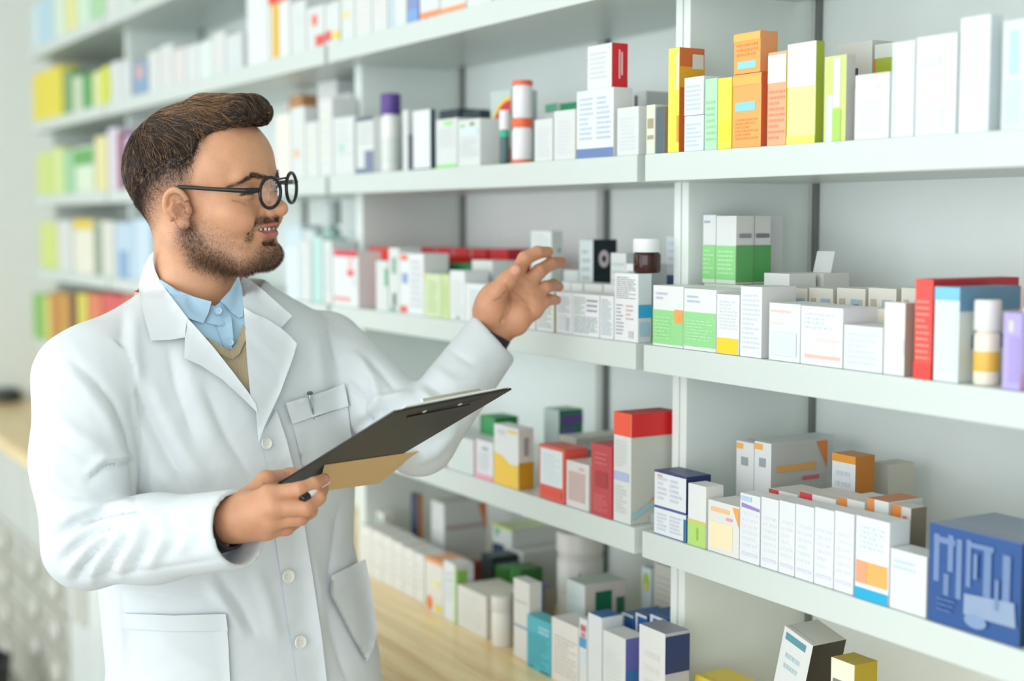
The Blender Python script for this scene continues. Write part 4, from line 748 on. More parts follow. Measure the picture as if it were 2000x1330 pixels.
# ---------------- body mesh -----------------------------------------------------------
SK = np.array(lin('#cd9672')); LIP = np.array(lin('#b4685a')); RED = np.array(lin('#c07a60')); FADE = np.array(lin('#423126')); PALM = np.array(lin('#d99a7c'))
hv, hf = surface_nets(sdf_head, (-.125, -.105, -.20), (.145, .105, .145), .00165)
hv = relax(hv, hf, 2, .35)
def hair_line(Q):                             # > 0 where long hair grows (head frame), measured in metres from its lower edge
    f, w_ = Q[:, 0], Q[:, 2]
    line = np.interp(f, [-.13, -.10, -.07, -.052, -.03, -.008, .02, .034, .041, .055, .08, .105], [.000, .002, .010, .028, .046, .055, .060, .068, .092, .104, .108, .109])
    return w_-line
def fade(Q):                                  # clipped sides: 1 at the long hair, 0 on bare skin
    f, w_ = Q[:, 0], Q[:, 2]; up = hair_line(Q)
    low = np.interp(f, [-.13, -.09, -.05, -.02, .0, .03, .05], [-.060, -.060, -.05, -.01, .0, .010, .062])
    t = np.clip((w_-low)/np.maximum(w_-up*1.0+0-low+1e-3, .02), 0, 1)
    ln = w_-up
    t = np.clip((w_-low)/np.maximum(ln-low, .015), 0, 1)
    ed = 1/(1+np.exp((f-np.interp(w_, [-.02, .03, .05, .075], [.026, .034, .044, .050]))/.0040))
    return t*ed
def beard_amt(Q):
    a = np.abs(Q[:, 1]); f = Q[:, 0]; w_ = Q[:, 2]
    P3 = np.stack([f, a, w_], 1)
    jaw = -chain(P3, [(.020, .066, -.030), (.034, .056, -.060), (.068, .038, -.078), (.095, .018, -.080), (.107, .0, -.074)], [.017, .022, .024, .020, .020])
    chin = -ell(P3, (.100, 0, -.066), (.030, .034, .020))
    mou = -chain(P3, [(.1125, .0, -.0160), (.1045, .014, -.0155), (.0905, .0290, -.0215), (.0840, .0325, -.042)], [.0042, .0060, .0058, .0075])
    soul = -cap(P3, (.106, 0, -.046), (.106, 0, -.054), .0050)
    side = -chain(P3, [(.020, .075, .020), (.021, .073, -.005), (.024, .068, -.030)], [.008, .010, .014])
    cheek = -chain(P3, [(.03, .066, -.028), (.055, .055, -.045), (.085, .036, -.055)], [.016, .014, .010])
    m = lambda d, e: 1/(1+np.exp(-d/e))
    r = np.maximum.reduce([m(jaw, .005)*.95, m(chin, .004), m(mou, .0016), m(soul, .002)*.8, m(side, .004)*.42, m(cheek, .006)*.55])
    lips = np.minimum(chain(P3, UPL, [.0030, .0027, .0006]), chain(P3, LOL, [.0050, .0044, .0008]))
    r = np.where(lips < .0018, r*np.clip(lips/.0018, 0, 1), r)
    nose = ell(P3, (.117, 0, -.004), (.018, .019, .0125)); r = np.where(nose < .001, 0, r)
    return r, lips
rng = np.random.default_rng(3)
BROW = [(.0115, .0385), (.030, .0435), (.042, .0400), (.053, .0310)]
fdm = fade(hv); br, lips = beard_amt(hv)
noi = rng.uniform(.75, 1.25, len(hv))
hl = hair_line(hv)
tone = np.tile(SK, (len(hv), 1))
ear_d = np.linalg.norm((np.stack([hv[:, 0], np.abs(hv[:, 1]), hv[:, 2]], 1)-np.array([.0145, .078, .002]))/np.array([1, 1.4, .65]), axis=1)
k = np.clip(1-(ear_d-.012)/.012, 0, 1)[:, None]*.35; tone = tone*(1-k)+RED*k
k = np.clip(1-np.linalg.norm(hv-np.array([.118, 0, -.004]), axis=1)/.02, 0, 1)[:, None]*.5; tone = tone*(1-k)+RED*k
A3 = np.stack([hv[:, 0], np.abs(hv[:, 1]), hv[:, 2]], 1)
k = np.clip(1-np.linalg.norm(A3-np.array([.085, .042, -.012]), axis=1)/.028, 0, 1)[:, None]*.35; tone = tone*(1-k)+RED*k
k = np.clip(1-lips/.0022, 0, 1)[:, None]; tone = tone*(1-k)+LIP*k
es = chain(A3, [(.0985, .020, .0190), (.0985, .032, .0215), (.0885, .046, .0190)], [.0012, .0016, .0010]); k = np.clip(1-(es-.0004)/.0014, 0, 1)[:, None]*.9; tone = tone*(1-k)+np.array(lin('#2a1a14'))*k  # shade of the lid slit painted into the tone
mo_ = chain(A3, [(.108, 0, -.0288), (.1010, .014, -.0292), (.088, .0265, -.0272)], [.0030, .0028, .0008]); k = np.clip(1-mo_/.0012, 0, 1)[:, None]*(lips > .0006)[:, None]; tone = tone*(1-k)+np.array(lin('#3c1a16'))*k
k = np.clip(np.where(hl > 0, .96, fdm**1.15*.9)*noi, 0, .96)[:, None]; kill = ((ear_d < .0185) | (np.abs(hv[:, 1]) > .0785) & (hv[:, 2] < .04))[:, None]; k = np.where(kill, 0, k)
k = np.where((hv[:, 0] > .094)[:, None], 0, k); tone = tone*(1-k)+FADE*k
k = np.clip(br*.74*noi, 0, .85)[:, None]; tone = tone*(1-k)+FADE*k
eb = plen(BROW, A3[:, 1], A3[:, 2])-np.interp(A3[:, 1], [.01, .03, .053], [.0016, .0018, .0002])+np.where(A3[:, 0] < .05, 1, 0)
k = np.clip(1-(eb-.0005)/.0035, 0, 1)[:, None]*.5*noi[:, None]; tone = tone*(1-np.clip(k, 0, .9))+FADE*np.clip(k, 0, .9)
verts = [fromH(hv)]; faces = [hf]; tones = [tone]; off = len(hv)
def addm(v, f, t):
    global off
    verts.append(v); faces.append(f+off); tones.append(t); off += len(v)
def handmesh(fn, pts, nails):
    P = np.array(pts); lo = P.min(0)-.03; hi = P.max(0)+.03
    v, f = surface_nets(fn, lo, hi, .0016); v = relax(v, f, 2, .3)
    t = np.tile(SK*.97, (len(v), 1)); nz_ = np.clip(np.sin(v[:, 0]*180)*np.sin(v[:, 2]*150)*.5+.5, 0, 1)[:, None]*.2
    t = t*(1-nz_)+RED*nz_
    for c, r in nails:
        d = np.linalg.norm(v-c, axis=1); kk = np.clip(1-(d-r)/.003, 0, 1)[:, None]*.55; t = t*(1-kk)+np.array(lin('#e9b7a0'))*kk
    return v, f, t
v, f, t = handmesh(sdf_rh, [rw, rw2]+sum(r_f, [])+r_t, [(r_f[0][3], .006), (r_f[1][3], .006)]); x_, y_ = topx(v)
for c, am in [(q, .4) for q in r_m]+[(q[1], .4) for q in r_f]+[(q[3], .35) for q in r_f]:
    kk = np.clip(1-np.linalg.norm(v-c, axis=1)/.017, 0, 1)[:, None]*am; t = t*(1-kk)+np.array(lin('#bd6e55'))*kk
for pl, wd, am in (([(556, 922), (560, 932)], 1.2, .4), ([(563, 922), (566, 932)], 1.2, .4), ([(584, 948), (589, 962)], 1.3, .3), ([(598, 986), (606, 996)], 1.3, .25), ([(514, 944), (540, 947), (556, 944)], 1.6, .5)):
    kk = np.exp(-(plen(pl, x_, y_)/wd)**2)[:, None]*am; t = t*(1-kk)+np.array(lin('#7d4230'))*kk  # crease shade painted into the near hand's skin
addm(v, f, t); RHV, RHF = v, f
v, f, t = handmesh(sdf_lh, [lw, lw2]+sum(l_f, [])+l_t, [(V(1006, 527, 1.996), .005)]); x_, y_ = topx(v)
for pl, wd, am in (([(987, 556), (998, 580), (996, 604), (984, 622)], 1.6, .45), ([(1000, 568), (1018, 582), (1036, 604)], 1.5, .35), ([(1006, 548), (1022, 562), (1034, 578)], 1.3, .25), ([(964, 587), (976, 581), (987, 568)], 1.7, .6),
                   ([(1022, 540), (1034, 548)], 1.3, .35), ([(1044, 574), (1048, 586)], 1.2, .35), ([(1046, 524), (1056, 534)], 1.2, .3), ([(1066, 508), (1072, 520)], 1.2, .25), ([(1016, 512), (1026, 520)], 1.2, .3), ([(988, 556), (996, 545)], 1.2, .2)):
    kk = np.exp(-(plen(pl, x_, y_)/wd)**2)[:, None]*am*(v[:, 1] < 2.06)[:, None]; t = t*(1-kk)+np.array(lin('#8a4a36'))*kk  # palm and finger creases: their shade is painted into the colour
for c in [q[3] for q in l_f]+[l_t[3]]:
    kk = np.clip(1-np.linalg.norm(v-c, axis=1)/.018, 0, 1)[:, None]*.45; t = t*(1-kk)+np.array(lin('#d07e66'))*kk
addm(v, f, t*np.array([1.0, .97, .97]))
def sdf_under(P):                             # body under the clothes
    d = sdf_trunk(P, -.03)
    d = smin(d, cap(P, fromH(np.array([-.045, 0, -.12])), TC+np.array([0, 0, -.2]), .06, .09), .04)
    d = smin(d, chain(P, [SHN, ELN, rw2], [.04, .034, .026], .02), .03)
    d = smin(d, chain(P, [SHF, ELF, lw2], [.038, .030, .026], .02), .03)
    for s in (-1, 1):
        hip = TC+tS*(.09*s+.018)+np.array([0, 0, -.85]); an = TC+tS*(.10*s+.018)+np.array([0, 0, -1.50])
        d = smin(d, chain(P, [hip, hip*.5+an*.5+tF*.01, an], [.085, .055, .040], .03), .04)
    return d
P_ = np.stack([SHN, ELN, SHF, WRF, rw2, TC]); v, f = surface_nets(sdf_under, (TC[0]-.34, TC[1]-.36, -1.53), (TC[0]+.52, TC[1]+.34, -.10), .012)
addm(v, f, np.tile(SK, (len(v), 1)))
verts = np.concatenate(verts); faces = np.concatenate(faces); tones = np.concatenate(tones)
BASE = np.array([TC[0], TC[1], -EYE])          # feet
def local(v): return np.asarray(v, float)-BASE
person = npmesh('person', local(verts), faces, [m_skin])
ca = person.data.color_attributes.new('tone', 'FLOAT_COLOR', 'POINT')
ca.data.foreach_set('color', np.concatenate([np.clip(tones, 0, 1), np.ones((len(tones), 1))], 1).astype(np.float32).ravel())
person.matrix_world = MW @ Matrix.Translation(Vector(BASE))
tag(person, 'bearded man in round glasses and white lab coat reaching toward the shelf', 'person')
m_scalp = None
# ================================================================== lab coat
def ray(px, py): return V(px, py, 1.0)        # direction of a pixel ray (view frame)
cvv, cff = surface_nets(sdf_coat, (-.68, 1.57, -1.18), (.09, 2.30, -.05), .0041)
cvv = relax(cvv, cff, 5, .45)
# folds of the cloth: ridges (+) and valleys (-) along strokes, displaced for real
def folds(v, f, strokes):
    n = vnormals(v, f); x, y = topx(v); facing = -(n*v/np.linalg.norm(v, axis=1)[:, None]).sum(1); wt = np.clip(facing*3, 0, 1)
    disp = np.zeros(len(v))
    for poly, sg, amp, v0, v1 in strokes:
        d = plen(poly, x, y); e = np.exp(-(d/sg)**2) if amp > 0 else np.exp(-d/(sg*.8))
        # taper at the two ends
        (ax_, ay_), (bx_, by_) = poly[0], poly[-1]; L = math.hypot(bx_-ax_, by_-ay_)
        t = ((x-ax_)*(bx_-ax_)+(y-ay_)*(by_-ay_))/(L*L); e *= np.clip(t*3.5+.3, 0, 1)*np.clip((1-t)*3.5+.3, 0, 1)
        m = (v[:, 1] >= v0) & (v[:, 1] <= v1); disp += e*amp*1.25*m
    return v+n*(disp*wt)[:, None]
SLN = (1.5, 1.90); TRK = (1.78, 2.2); SLF = (1.83, 2.25)
BOTH = (1.5, 2.2)
ST = [
 # seam of the sleeve
 ([(142, 705), (185, 742), (223, 785), (248, 840), (262, 900), (262, 985)], 9, -.0055, *BOTH),
 ([(120, 715), (168, 760), (208, 812), (235, 870)], 13, .0025, *SLN),
 # near sleeve: upper arm
 ([(168, 925), (205, 897), (262, 892)], 9, .0050, *SLN), ([(170, 938), (208, 908), (262, 903)], 8, -.0065, *SLN),
 ([(95, 800), (150, 850), (205, 880)], 16, .0035, *SLN), ([(100, 850), (150, 885), (190, 900)], 10, -.0030, *SLN),
 ([(88, 905), (130, 960), (200, 985)], 16, .0040, *SLN), ([(88, 960), (140, 985), (230, 975)], 12, -.0035, *SLN),
 # elbow: one long crease and the fan of folds under it
 ([(266, 992), (200, 1004), (150, 1018), (108, 1048)], 9, -.0085, *SLN), ([(266, 978), (200, 988), (145, 1002), (100, 1030)], 10, .0045, *SLN),
 ([(262, 1004), (205, 1020), (160, 1040), (112, 1078)], 8, .0060, *SLN), ([(240, 1018), (190, 1040), (150, 1066), (118, 1100)], 7, -.0070, *SLN),
 ([(228, 1030), (180, 1062), (145, 1100), (128, 1124)], 9, .0060, *SLN), ([(222, 1044), (185, 1078), (160, 1110), (148, 1136)], 7, -.0070, *SLN),
 ([(236, 1040), (205, 1078), (184, 1112), (176, 1138)], 9, .0055, *SLN), ([(252, 1036), (236, 1066), (216, 1100), (204, 1134)], 8, -.0060, *SLN),
 ([(278, 1020), (262, 1060), (240, 1096), (232, 1128)], 11, .0050, *SLN), ([(296, 1024), (288, 1060), (270, 1096), (262, 1120)], 8, -.0050, *SLN),
 ([(318, 1010), (318, 1050), (300, 1090), (292, 1112)], 11, .0040, *SLN), ([(340, 1012), (340, 1056), (322, 1092)], 9, -.0040, *SLN),
 ([(366, 1004), (366, 1040), (352, 1080)], 12, .0030, *SLN), ([(392, 990), (396, 1036), (384, 1076)], 10, -.0022, *SLN),
 ([(150, 1128), (230, 1122), (330, 1108), (440, 1090)], 5, -.0018, *SLN),
 # trunk
 ([(256, 740), (292, 820), (332, 900), (380, 968)], 12, -.0065, *TRK), ([(238, 740), (270, 820), (300, 900), (350, 985)], 16, .0040, *TRK), ([(290, 740), (325, 820), (362, 890), (400, 940)], 18, .0040, *TRK),
 ([(330, 680), (345, 760), (380, 860)], 14, -.0040, *TRK), ([(355, 690), (385, 780), (430, 880)], 20, .0030, *TRK), ([(400, 760), (440, 850), (490, 930)], 13, -.0035, *TRK),
 ([(240, 610), (236, 680), (250, 750)], 13, -.0035, *TRK), ([(262, 610), (262, 690), (272, 760)], 14, .0030, *TRK),
 ([(640, 630), (662, 720), (672, 800)], 8, -.0040, *BOTH), ([(618, 660), (626, 730), (630, 760)], 14, .0030, *TRK), ([(596, 850), (606, 900), (612, 960)], 10, -.0030, *TRK),
 ([(268, 900), (262, 950), (270, 1000)], 14, -.0060, *TRK), ([(290, 900), (300, 960), (330, 1000)], 12, .0030, *TRK),
 ([(405, 1130), (440, 1185), (475, 1240)], 13, .0045, *TRK), ([(425, 1120), (470, 1180), (500, 1240)], 11, -.0045, *TRK), ([(500, 1110), (520, 1170), (540, 1250)], 15, .0030, *TRK),
 ([(664, 990), (655, 1060), (642, 1140)], 12, -.0050, *TRK), ([(600, 1060), (618, 1150), (620, 1290)], 16, .0045, *TRK), ([(585, 1080), (596, 1170), (600, 1290)], 12, -.0035, *TRK), ([(640, 1200), (660, 1270), (680, 1330)], 12, -.0045, *TRK),
 ([(230, 1150), (330, 1168), (440, 1152)], 12, -.0045, *TRK), ([(300, 1240), (370, 1290), (440, 1330)], 18, .0035, *TRK), ([(236, 1160), (238, 1240), (246, 1330)], 7, -.0040, *TRK),
 # far sleeve
 ([(690, 690), (728, 740), (745, 800)], 10, .0060, *SLF), ([(676, 740), (708, 775), (722, 850)], 8, -.0070, *SLF), ([(700, 815), (745, 782), (805, 768)], 9, .0060, *SLF),
 ([(690, 838), (740, 806), (805, 788)], 7, -.0070, *SLF), ([(704, 858), (750, 828), (815, 806)], 9, .0050, *SLF), ([(722, 700), (752, 735), (775, 765)], 8, -.0045, *SLF),
 ([(818, 762), (850, 790), (900, 806)], 10, .0055, *SLF), ([(828, 745), (870, 772), (925, 780)], 8, -.0055, *SLF), ([(845, 722), (890, 750), (950, 748)], 12, .0035, *SLF),
 ([(875, 680), (925, 712), (985, 712)], 9, -.0030, *SLF), ([(805, 905), (850, 885), (895, 835)], 10, .0045, *SLF)]
cvv = folds(cvv, cff, ST)
coat = npmesh('lab_coat', local(cvv), cff, [m_coat], person)
coat['label'] = 'white lab coat worn open at the neck'
CV_BVH = BVHTree.FromPolygons([Vector(p) for p in cvv], [tuple(map(int, q)) for q in cff])
def hit(px, py, bvh=CV_BVH):
    d = Vector(ray(px, py)).normalized(); r = bvh.ray_cast(Vector((0, 0, 0)), d, 6)
    return r
def panel(name, poly, off, th, m, parent, step=5.0, vd=None, curl=None, near=False, bvh=CV_BVH, smooth_it=6, label=None):
    """a cloth patch of the given outline lying on the coat, with its own thickness"""
    pts = []; n = len(poly)
    for i in range(n):
        a, b = poly[i], poly[(i+1) % n]; L = math.dist(a, b); k = max(1, int(L/step))
        pts += [(a[0]+(b[0]-a[0])*j/k, a[1]+(b[1]-a[1])*j/k) for j in range(k)]
    nb = len(pts); xs = [p[0] for p in pts]; ys = [p[1] for p in pts]
    gx, gy = np.meshgrid(np.arange(min(xs)+step/2, max(xs), step), np.arange(min(ys)+step/2, max(ys), step)); gx, gy = gx.ravel(), gy.ravel()
    k = sdpoly(pts, gx, gy) < -step*.5; allp = pts+list(zip(gx[k], gy[k]))
    res = delaunay_2d_cdt([Vector(p) for p in allp], [(i, (i+1) % nb) for i in range(nb)], [], 1, 1e-5)
    P2 = [(p.x, p.y) for p in res[0]]; tri = [tuple(t) for t in res[2]]
    dep = []; nor = []
    for x, y in P2:
        h = hit(x, y, bvh) if bvh else (None,)
        vv = vd(x, y) if vd else None
        if near and vv is not None and h[0] is not None: dep.append(min(vv, h[0].y))
        elif h[0] is None or vv is not None: dep.append(vv)
        else: dep.append(h[0].y)
    good = [i for i, d in enumerate(dep) if d is not None]
    for i, d in enumerate(dep):
        if d is None: j = min(good, key=lambda g: (P2[g][0]-P2[i][0])**2+(P2[g][1]-P2[i][1])**2); dep[i] = dep[j]
    dep = np.array(dep); adj = [[] for _ in P2]
    for t in tri:
        for a, b in ((0, 1), (1, 2), (2, 0)): adj[t[a]].append(t[b]); adj[t[b]].append(t[a])
    for _ in range(smooth_it): dep = np.array([min(dep[i], .5*dep[i]+.5*np.mean(dep[adj[i]])) if adj[i] else dep[i] for i in range(len(dep))])
    o = np.array([off if not curl else off+curl(x, y) for x, y in P2])
    A = np.array([V(x, y, d-oo) for (x, y), d, oo in zip(P2, dep, o)])
    B_ = np.array([V(x, y, d-oo+th) for (x, y), d, oo in zip(P2, dep, o)])
    N = len(P2); fc = []
    area2 = lambda t: (P2[t[1]][0]-P2[t[0]][0])*(P2[t[2]][1]-P2[t[0]][1])-(P2[t[2]][0]-P2[t[0]][0])*(P2[t[1]][1]-P2[t[0]][1])
    edges = {}
    for t in tri:
        if area2(t) < 0: t = (t[0], t[2], t[1])
        fc.append((t[2], t[1], t[0])); fc.append(tuple(i+N for i in t))
        for a, b in ((t[0], t[1]), (t[1], t[2]), (t[2], t[0])): edges[(a, b)] = edges.get((a, b), 0)+1
    for (a, b) in list(edges):
        if (b, a) not in edges: fc.append((b, a, a+N)); fc.append((b, a+N, b+N))
    ob = npmesh(name, local(np.concatenate([A, B_])), np.array([tuple(reversed(t)) for t in fc]), [m], parent, True)
    ob.data.set_sharp_from_angle(angle=math.radians(50))
    if label: ob['label'] = label
    return ob
# shirt and knitted vest in the opening of the coat
shirt_poly = [(318, 552), (350, 572), (392, 596), (420, 600), (436, 580), (466, 548), (476, 575), (481, 640), (486, 700), (470, 720), (430, 705), (395, 660), (362, 620)]
NB = np.array([388, 575])
def neckdepth(x, y): return None
shirt = panel('shirt', shirt_poly, .004, .003, m_shirt, person, vd=None, smooth_it=25, label='light blue shirt with a buttoned collar')
vest = panel('knitted_vest', [(398, 655), (417, 672), (451, 688), (464, 672), (477, 640), (484, 690), (490, 775), (498, 800), (470, 760), (440, 715)], .007, .003, m_knit, person, smooth_it=25, label='beige V neck knitted vest')
rb = panel('ribbed_neckline', [(404, 659), (418, 668), (450, 684), (462, 670), (474, 634), (480, 640), (480, 664), (468, 690), (454, 702), (430, 692), (412, 678)], .010, .003, m_knit, vest, smooth_it=25)
pk = panel('button_placket', [(419, 598), (432, 588), (440, 600), (452, 620), (456, 660), (452, 684), (438, 678), (424, 640)], .0065, .002, m_shirt, shirt, smooth_it=25)
def nk(x, y):                                  # collars stand round the neck
    return 1.945-.078*math.sqrt(max(0, 1-((x-392)/98)**2))-max(0, (y-560))*.0003
panel('collar', [(304, 530), (312, 545), (345, 566), (380, 580), (413, 589), (407, 612), (397, 631), (380, 626), (366, 621), (340, 592), (318, 560)], .009, .003, m_shirt, shirt, vd=nk, near=True, smooth_it=4)
panel('collar', [(430, 588), (450, 566), (466, 538), (472, 560), (476, 590), (475, 618), (467, 621), (452, 610), (440, 596)], .009, .003, m_shirt, shirt, vd=nk, near=True, smooth_it=4)
panel('collar_band', [(396, 590), (420, 598), (440, 582), (456, 590), (458, 630), (428, 636), (392, 628)], .000, .003, m_shirt, shirt, vd=lambda x, y: nk(x, y)-.001-max(0, y-600)*.0002, smooth_it=2)
# coat collar and lapels
def nc(x, y): return 1.962-.084*math.sqrt(max(0, 1-((x-392)/118)**2))-max(0, (y-560))*.00052 if y < 575 else None
colN = [(300, 491), (291, 500), (279, 524), (270, 560), (280, 612), (295, 665), (330, 664), (361, 659), (363, 640), (367, 622), (342, 589), (314, 552), (303, 528), (298, 508)]
panel('collar', colN, .011, .004, m_coat, coat, vd=nc, smooth_it=14)
colF = [(465, 527), (478, 541), (496, 552), (512, 565), (540, 590), (571, 617), (560, 628), (549, 641), (520, 622), (495, 612), (476, 600), (472, 565)]
panel('collar', colF, .011, .004, m_coat, coat, vd=lambda x, y: 1.93+.0012*(x-465)-max(0, y-540)*.0006+max(0, y-590)*.004, near=True, smooth_it=14)
cl = lambda x, y: 0.004*max(0, 1-abs(x-505)/200)
lapN = [(367, 622), (361, 660), (360, 699), (393, 714), (434, 741), (470, 774), (503, 806), (500, 790), (485, 766), (454, 725), (417, 678), (388, 645)]
panel('lapel', lapN, .011, .004, m_coat, coat, curl=cl, smooth_it=14)
lapF = [(476, 600), (495, 612), (520, 622), (549, 641), (565, 655), (580, 671), (572, 700), (562, 727), (548, 765), (532, 800), (517, 832), (505, 864), (502, 830), (500, 800), (489, 772), (484, 720), (479, 650)]
panel('lapel', lapF, .012, .004, m_coat, coat, curl=cl, smooth_it=14)
# front edge, pockets, straps
panel('front_edge', [(503, 850), (508, 862), (520, 900), (528, 960), (535, 1030), (548, 1120), (560, 1200), (575, 1290), (582, 1340), (640, 1345), (628, 1240), (610, 1120), (590, 1000), (575, 920), (560, 860), (540, 800), (520, 835)], .004, .0035, m_coat, coat, step=8, smooth_it=10)
pw = panel('breast_pocket', [(571, 826), (582, 870), (596, 930), (640, 940), (690, 925), (686, 850), (679, 792), (625, 812)], .0035, .003, m_coat, coat, step=6, smooth_it=12)
panel('pocket_flap', [(558, 787), (600, 775), (640, 762), (672, 749), (677, 770), (681, 793), (650, 802), (610, 815), (571, 828), (564, 806)], .0085, .003, m_coat, pw, step=6, smooth_it=12)
lp = panel('side_pocket', [(236, 1198), (340, 1202), (441, 1199), (446, 1260), (450, 1345), (246, 1345), (240, 1270)], .0045, .0035, m_coat, coat, step=8, smooth_it=12)
panel('pocket_hem', [(236, 1198), (340, 1202), (441, 1199), (443, 1215), (445, 1232), (340, 1233), (238, 1228)], .008, .002, m_coat, lp, step=6, smooth_it=12)
panel('side_pocket', [(648, 1124), (680, 1108), (700, 1098), (714, 1092), (724, 1140), (733, 1200), (737, 1235), (728, 1270), (716, 1292), (680, 1230), (645, 1162)], .011, .005, m_coat, coat, step=6, smooth_it=12)
# buttons
m_btn = mat('#e9e8e0', .3, 'pearl_button'); m_btnhole = mat('#a9a59a', .5, 'button_hole')
def button(px, py, r, parent, m, off=.0085, nm='button', v=None):
    h = hit(px, py) if v is None else (Vector(V(px, py, v)), Vector((.35, -.9, .25)).normalized()); nn = Vector(h[1]); nn = nn if nn.dot(h[0]) < 0 else -nn
    b = MB(); b.lathe([(r*.2, 0), (r*.9, 0), (r, .0006), (r, .0018), (r*.93, .0024), (r*.78, .0021), (r*.7, .0016), (r*.2, .0016)], m, seg=28)
    for a, c in ((1, 1), (1, -1), (-1, 1), (-1, -1)): b.box(a*r*.22-.0005, a*r*.22+.0005, c*r*.22-.0005, c*r*.22+.0005, .0012, .00175, m_btnhole)
    o = b.build(nm, parent, True); p = h[0]+nn*off
    o.matrix_local = Matrix.Translation(Vector(local(np.array(p)))) @ nn.to_track_quat('Z', 'Y').to_matrix().to_4x4(); return o
button(514, 866, .0075, coat, m_btn, .009); button(556, 1125, .0090, coat, m_btn, .009); button(579, 1253, .0090, coat, m_btn, .009)
m_bbtn = mat('#a9c8de', .3, 'blue_button'); button(425, 608, .0052, shirt, m_bbtn, .002, v=nk(425, 608)-.0055); button(443, 673, .0052, shirt, m_bbtn, .010)
# sleeve hems: a thin ring just at each opening
def ring(c, ax, r, hgt, th, m, name, parent):
    ax = ax/np.linalg.norm(ax); a = np.cross(ax, [0, 0, 1]); a /= np.linalg.norm(a); b_ = np.cross(ax, a); n = 56; v = []
    for rr, t in ((r, 0), (r+th, .0), (r+th, -hgt), (r, -hgt)):
        for k in range(n): t_ = 2*math.pi*k/n; v.append(c+ax*t+(a*math.cos(t_)+b_*math.sin(t_))*rr)
    f = [(i*n+k, i*n+(k+1) % n, ((i+1) % 4)*n+(k+1) % n, ((i+1) % 4)*n+k) for i in range(4) for k in range(n)]
    return npmesh(name, local(np.array(v)), np.array(f), [m], parent, False)
m_watch = mat('#23262b', .45, 'black_strap')
w1 = ring(V(959, 646, 2.040), lw-lw2+np.array([0, -.012, 0]), .0285, .020, .004, m_watch, 'wristband', person); w1['label'] = 'black wristband on the raised wrist'
w2 = ring(V(446, 1024, 1.679), rw-rw2, .0275, .016, .004, m_watch, 'wristband', person); w2['label'] = 'dark wristband just inside the cuff'
# trousers and shoes below the coat
m_tr = cloth('dark_trousers', '#2d3442', .8)
def sdf_tr(P):
    d = sdf_trunk(P, -.02); d = np.maximum(d, P[:, 2]+.75)
    for s in (-1, 1):
        hip = TC+tS*(.09*s+.018)+np.array([0, 0, -.85]); an = TC+tS*(.10*s+.018)+np.array([0, 0, -1.50])
        d = smin(d, chain(P, [hip, hip*.5+an*.5+tF*.01, an], [.098, .072, .062], .03), .03)
    return d
v, f = surface_nets(sdf_tr, (TC[0]-.3, TC[1]-.3, -1.58), (TC[0]+.34, TC[1]+.3, -.7), .012); npmesh('trousers', local(v), f, [m_tr], person)
m_shoe = mat('#3a3029', .4, 'brown_leather')
for s in (-1, 1):
    an = TC+tS*(.10*s+.018)+np.array([0, 0, -1.555])
    fn = lambda P: smax(smin(cap(P, an-tF*.05+np.array([0, 0, .0]), an+tF*.13+np.array([0, 0, -.008]), .046, .040), cap(P, an, an+np.array([0, 0, .05]), .045), .03), -(P[:, 2]+1.5985), .004)
    v, f = surface_nets(fn, an-np.array([.2, .25, .06]), an+np.array([.2, .25, .12]), .007); npmesh('shoe', local(v), f, [m_shoe], person)
# ================================================================== hair, beard, glasses, teeth
def sdf_hair(Q):                              # volume of the combed hair (head frame)
    A = Q.copy(); A[:, 1] = np.abs(A[:, 1]); f, w_ = Q[:, 0], Q[:, 2]
    d = sdf_skull(Q)
    th = np.interp(f, [-.13, -.09, -.04, .02, .07, .11], [.0035, .0045, .007, .011, .014, .014])*np.clip((hair_line(Q)+.002)/.065, .05, 1)
    s = d-th
    s = smin(s, cap(A, (.020, .012, .131), (.076, .014, .127), .015, .0175), .02)       # quiff
    s = smin(s, ell(A, (.080, .0, .124), (.022, .044, .019)), .012)
    s = smax(s, -hair_line(Q), .008)
    s = smax(s, -(d+.006), .002)
    return s
hvv, hff = surface_nets(sdf_hair, (-.13, -.11, -.03), (.135, .11, .17), .0022); hvv = relax(hvv, hff, 2, .4)
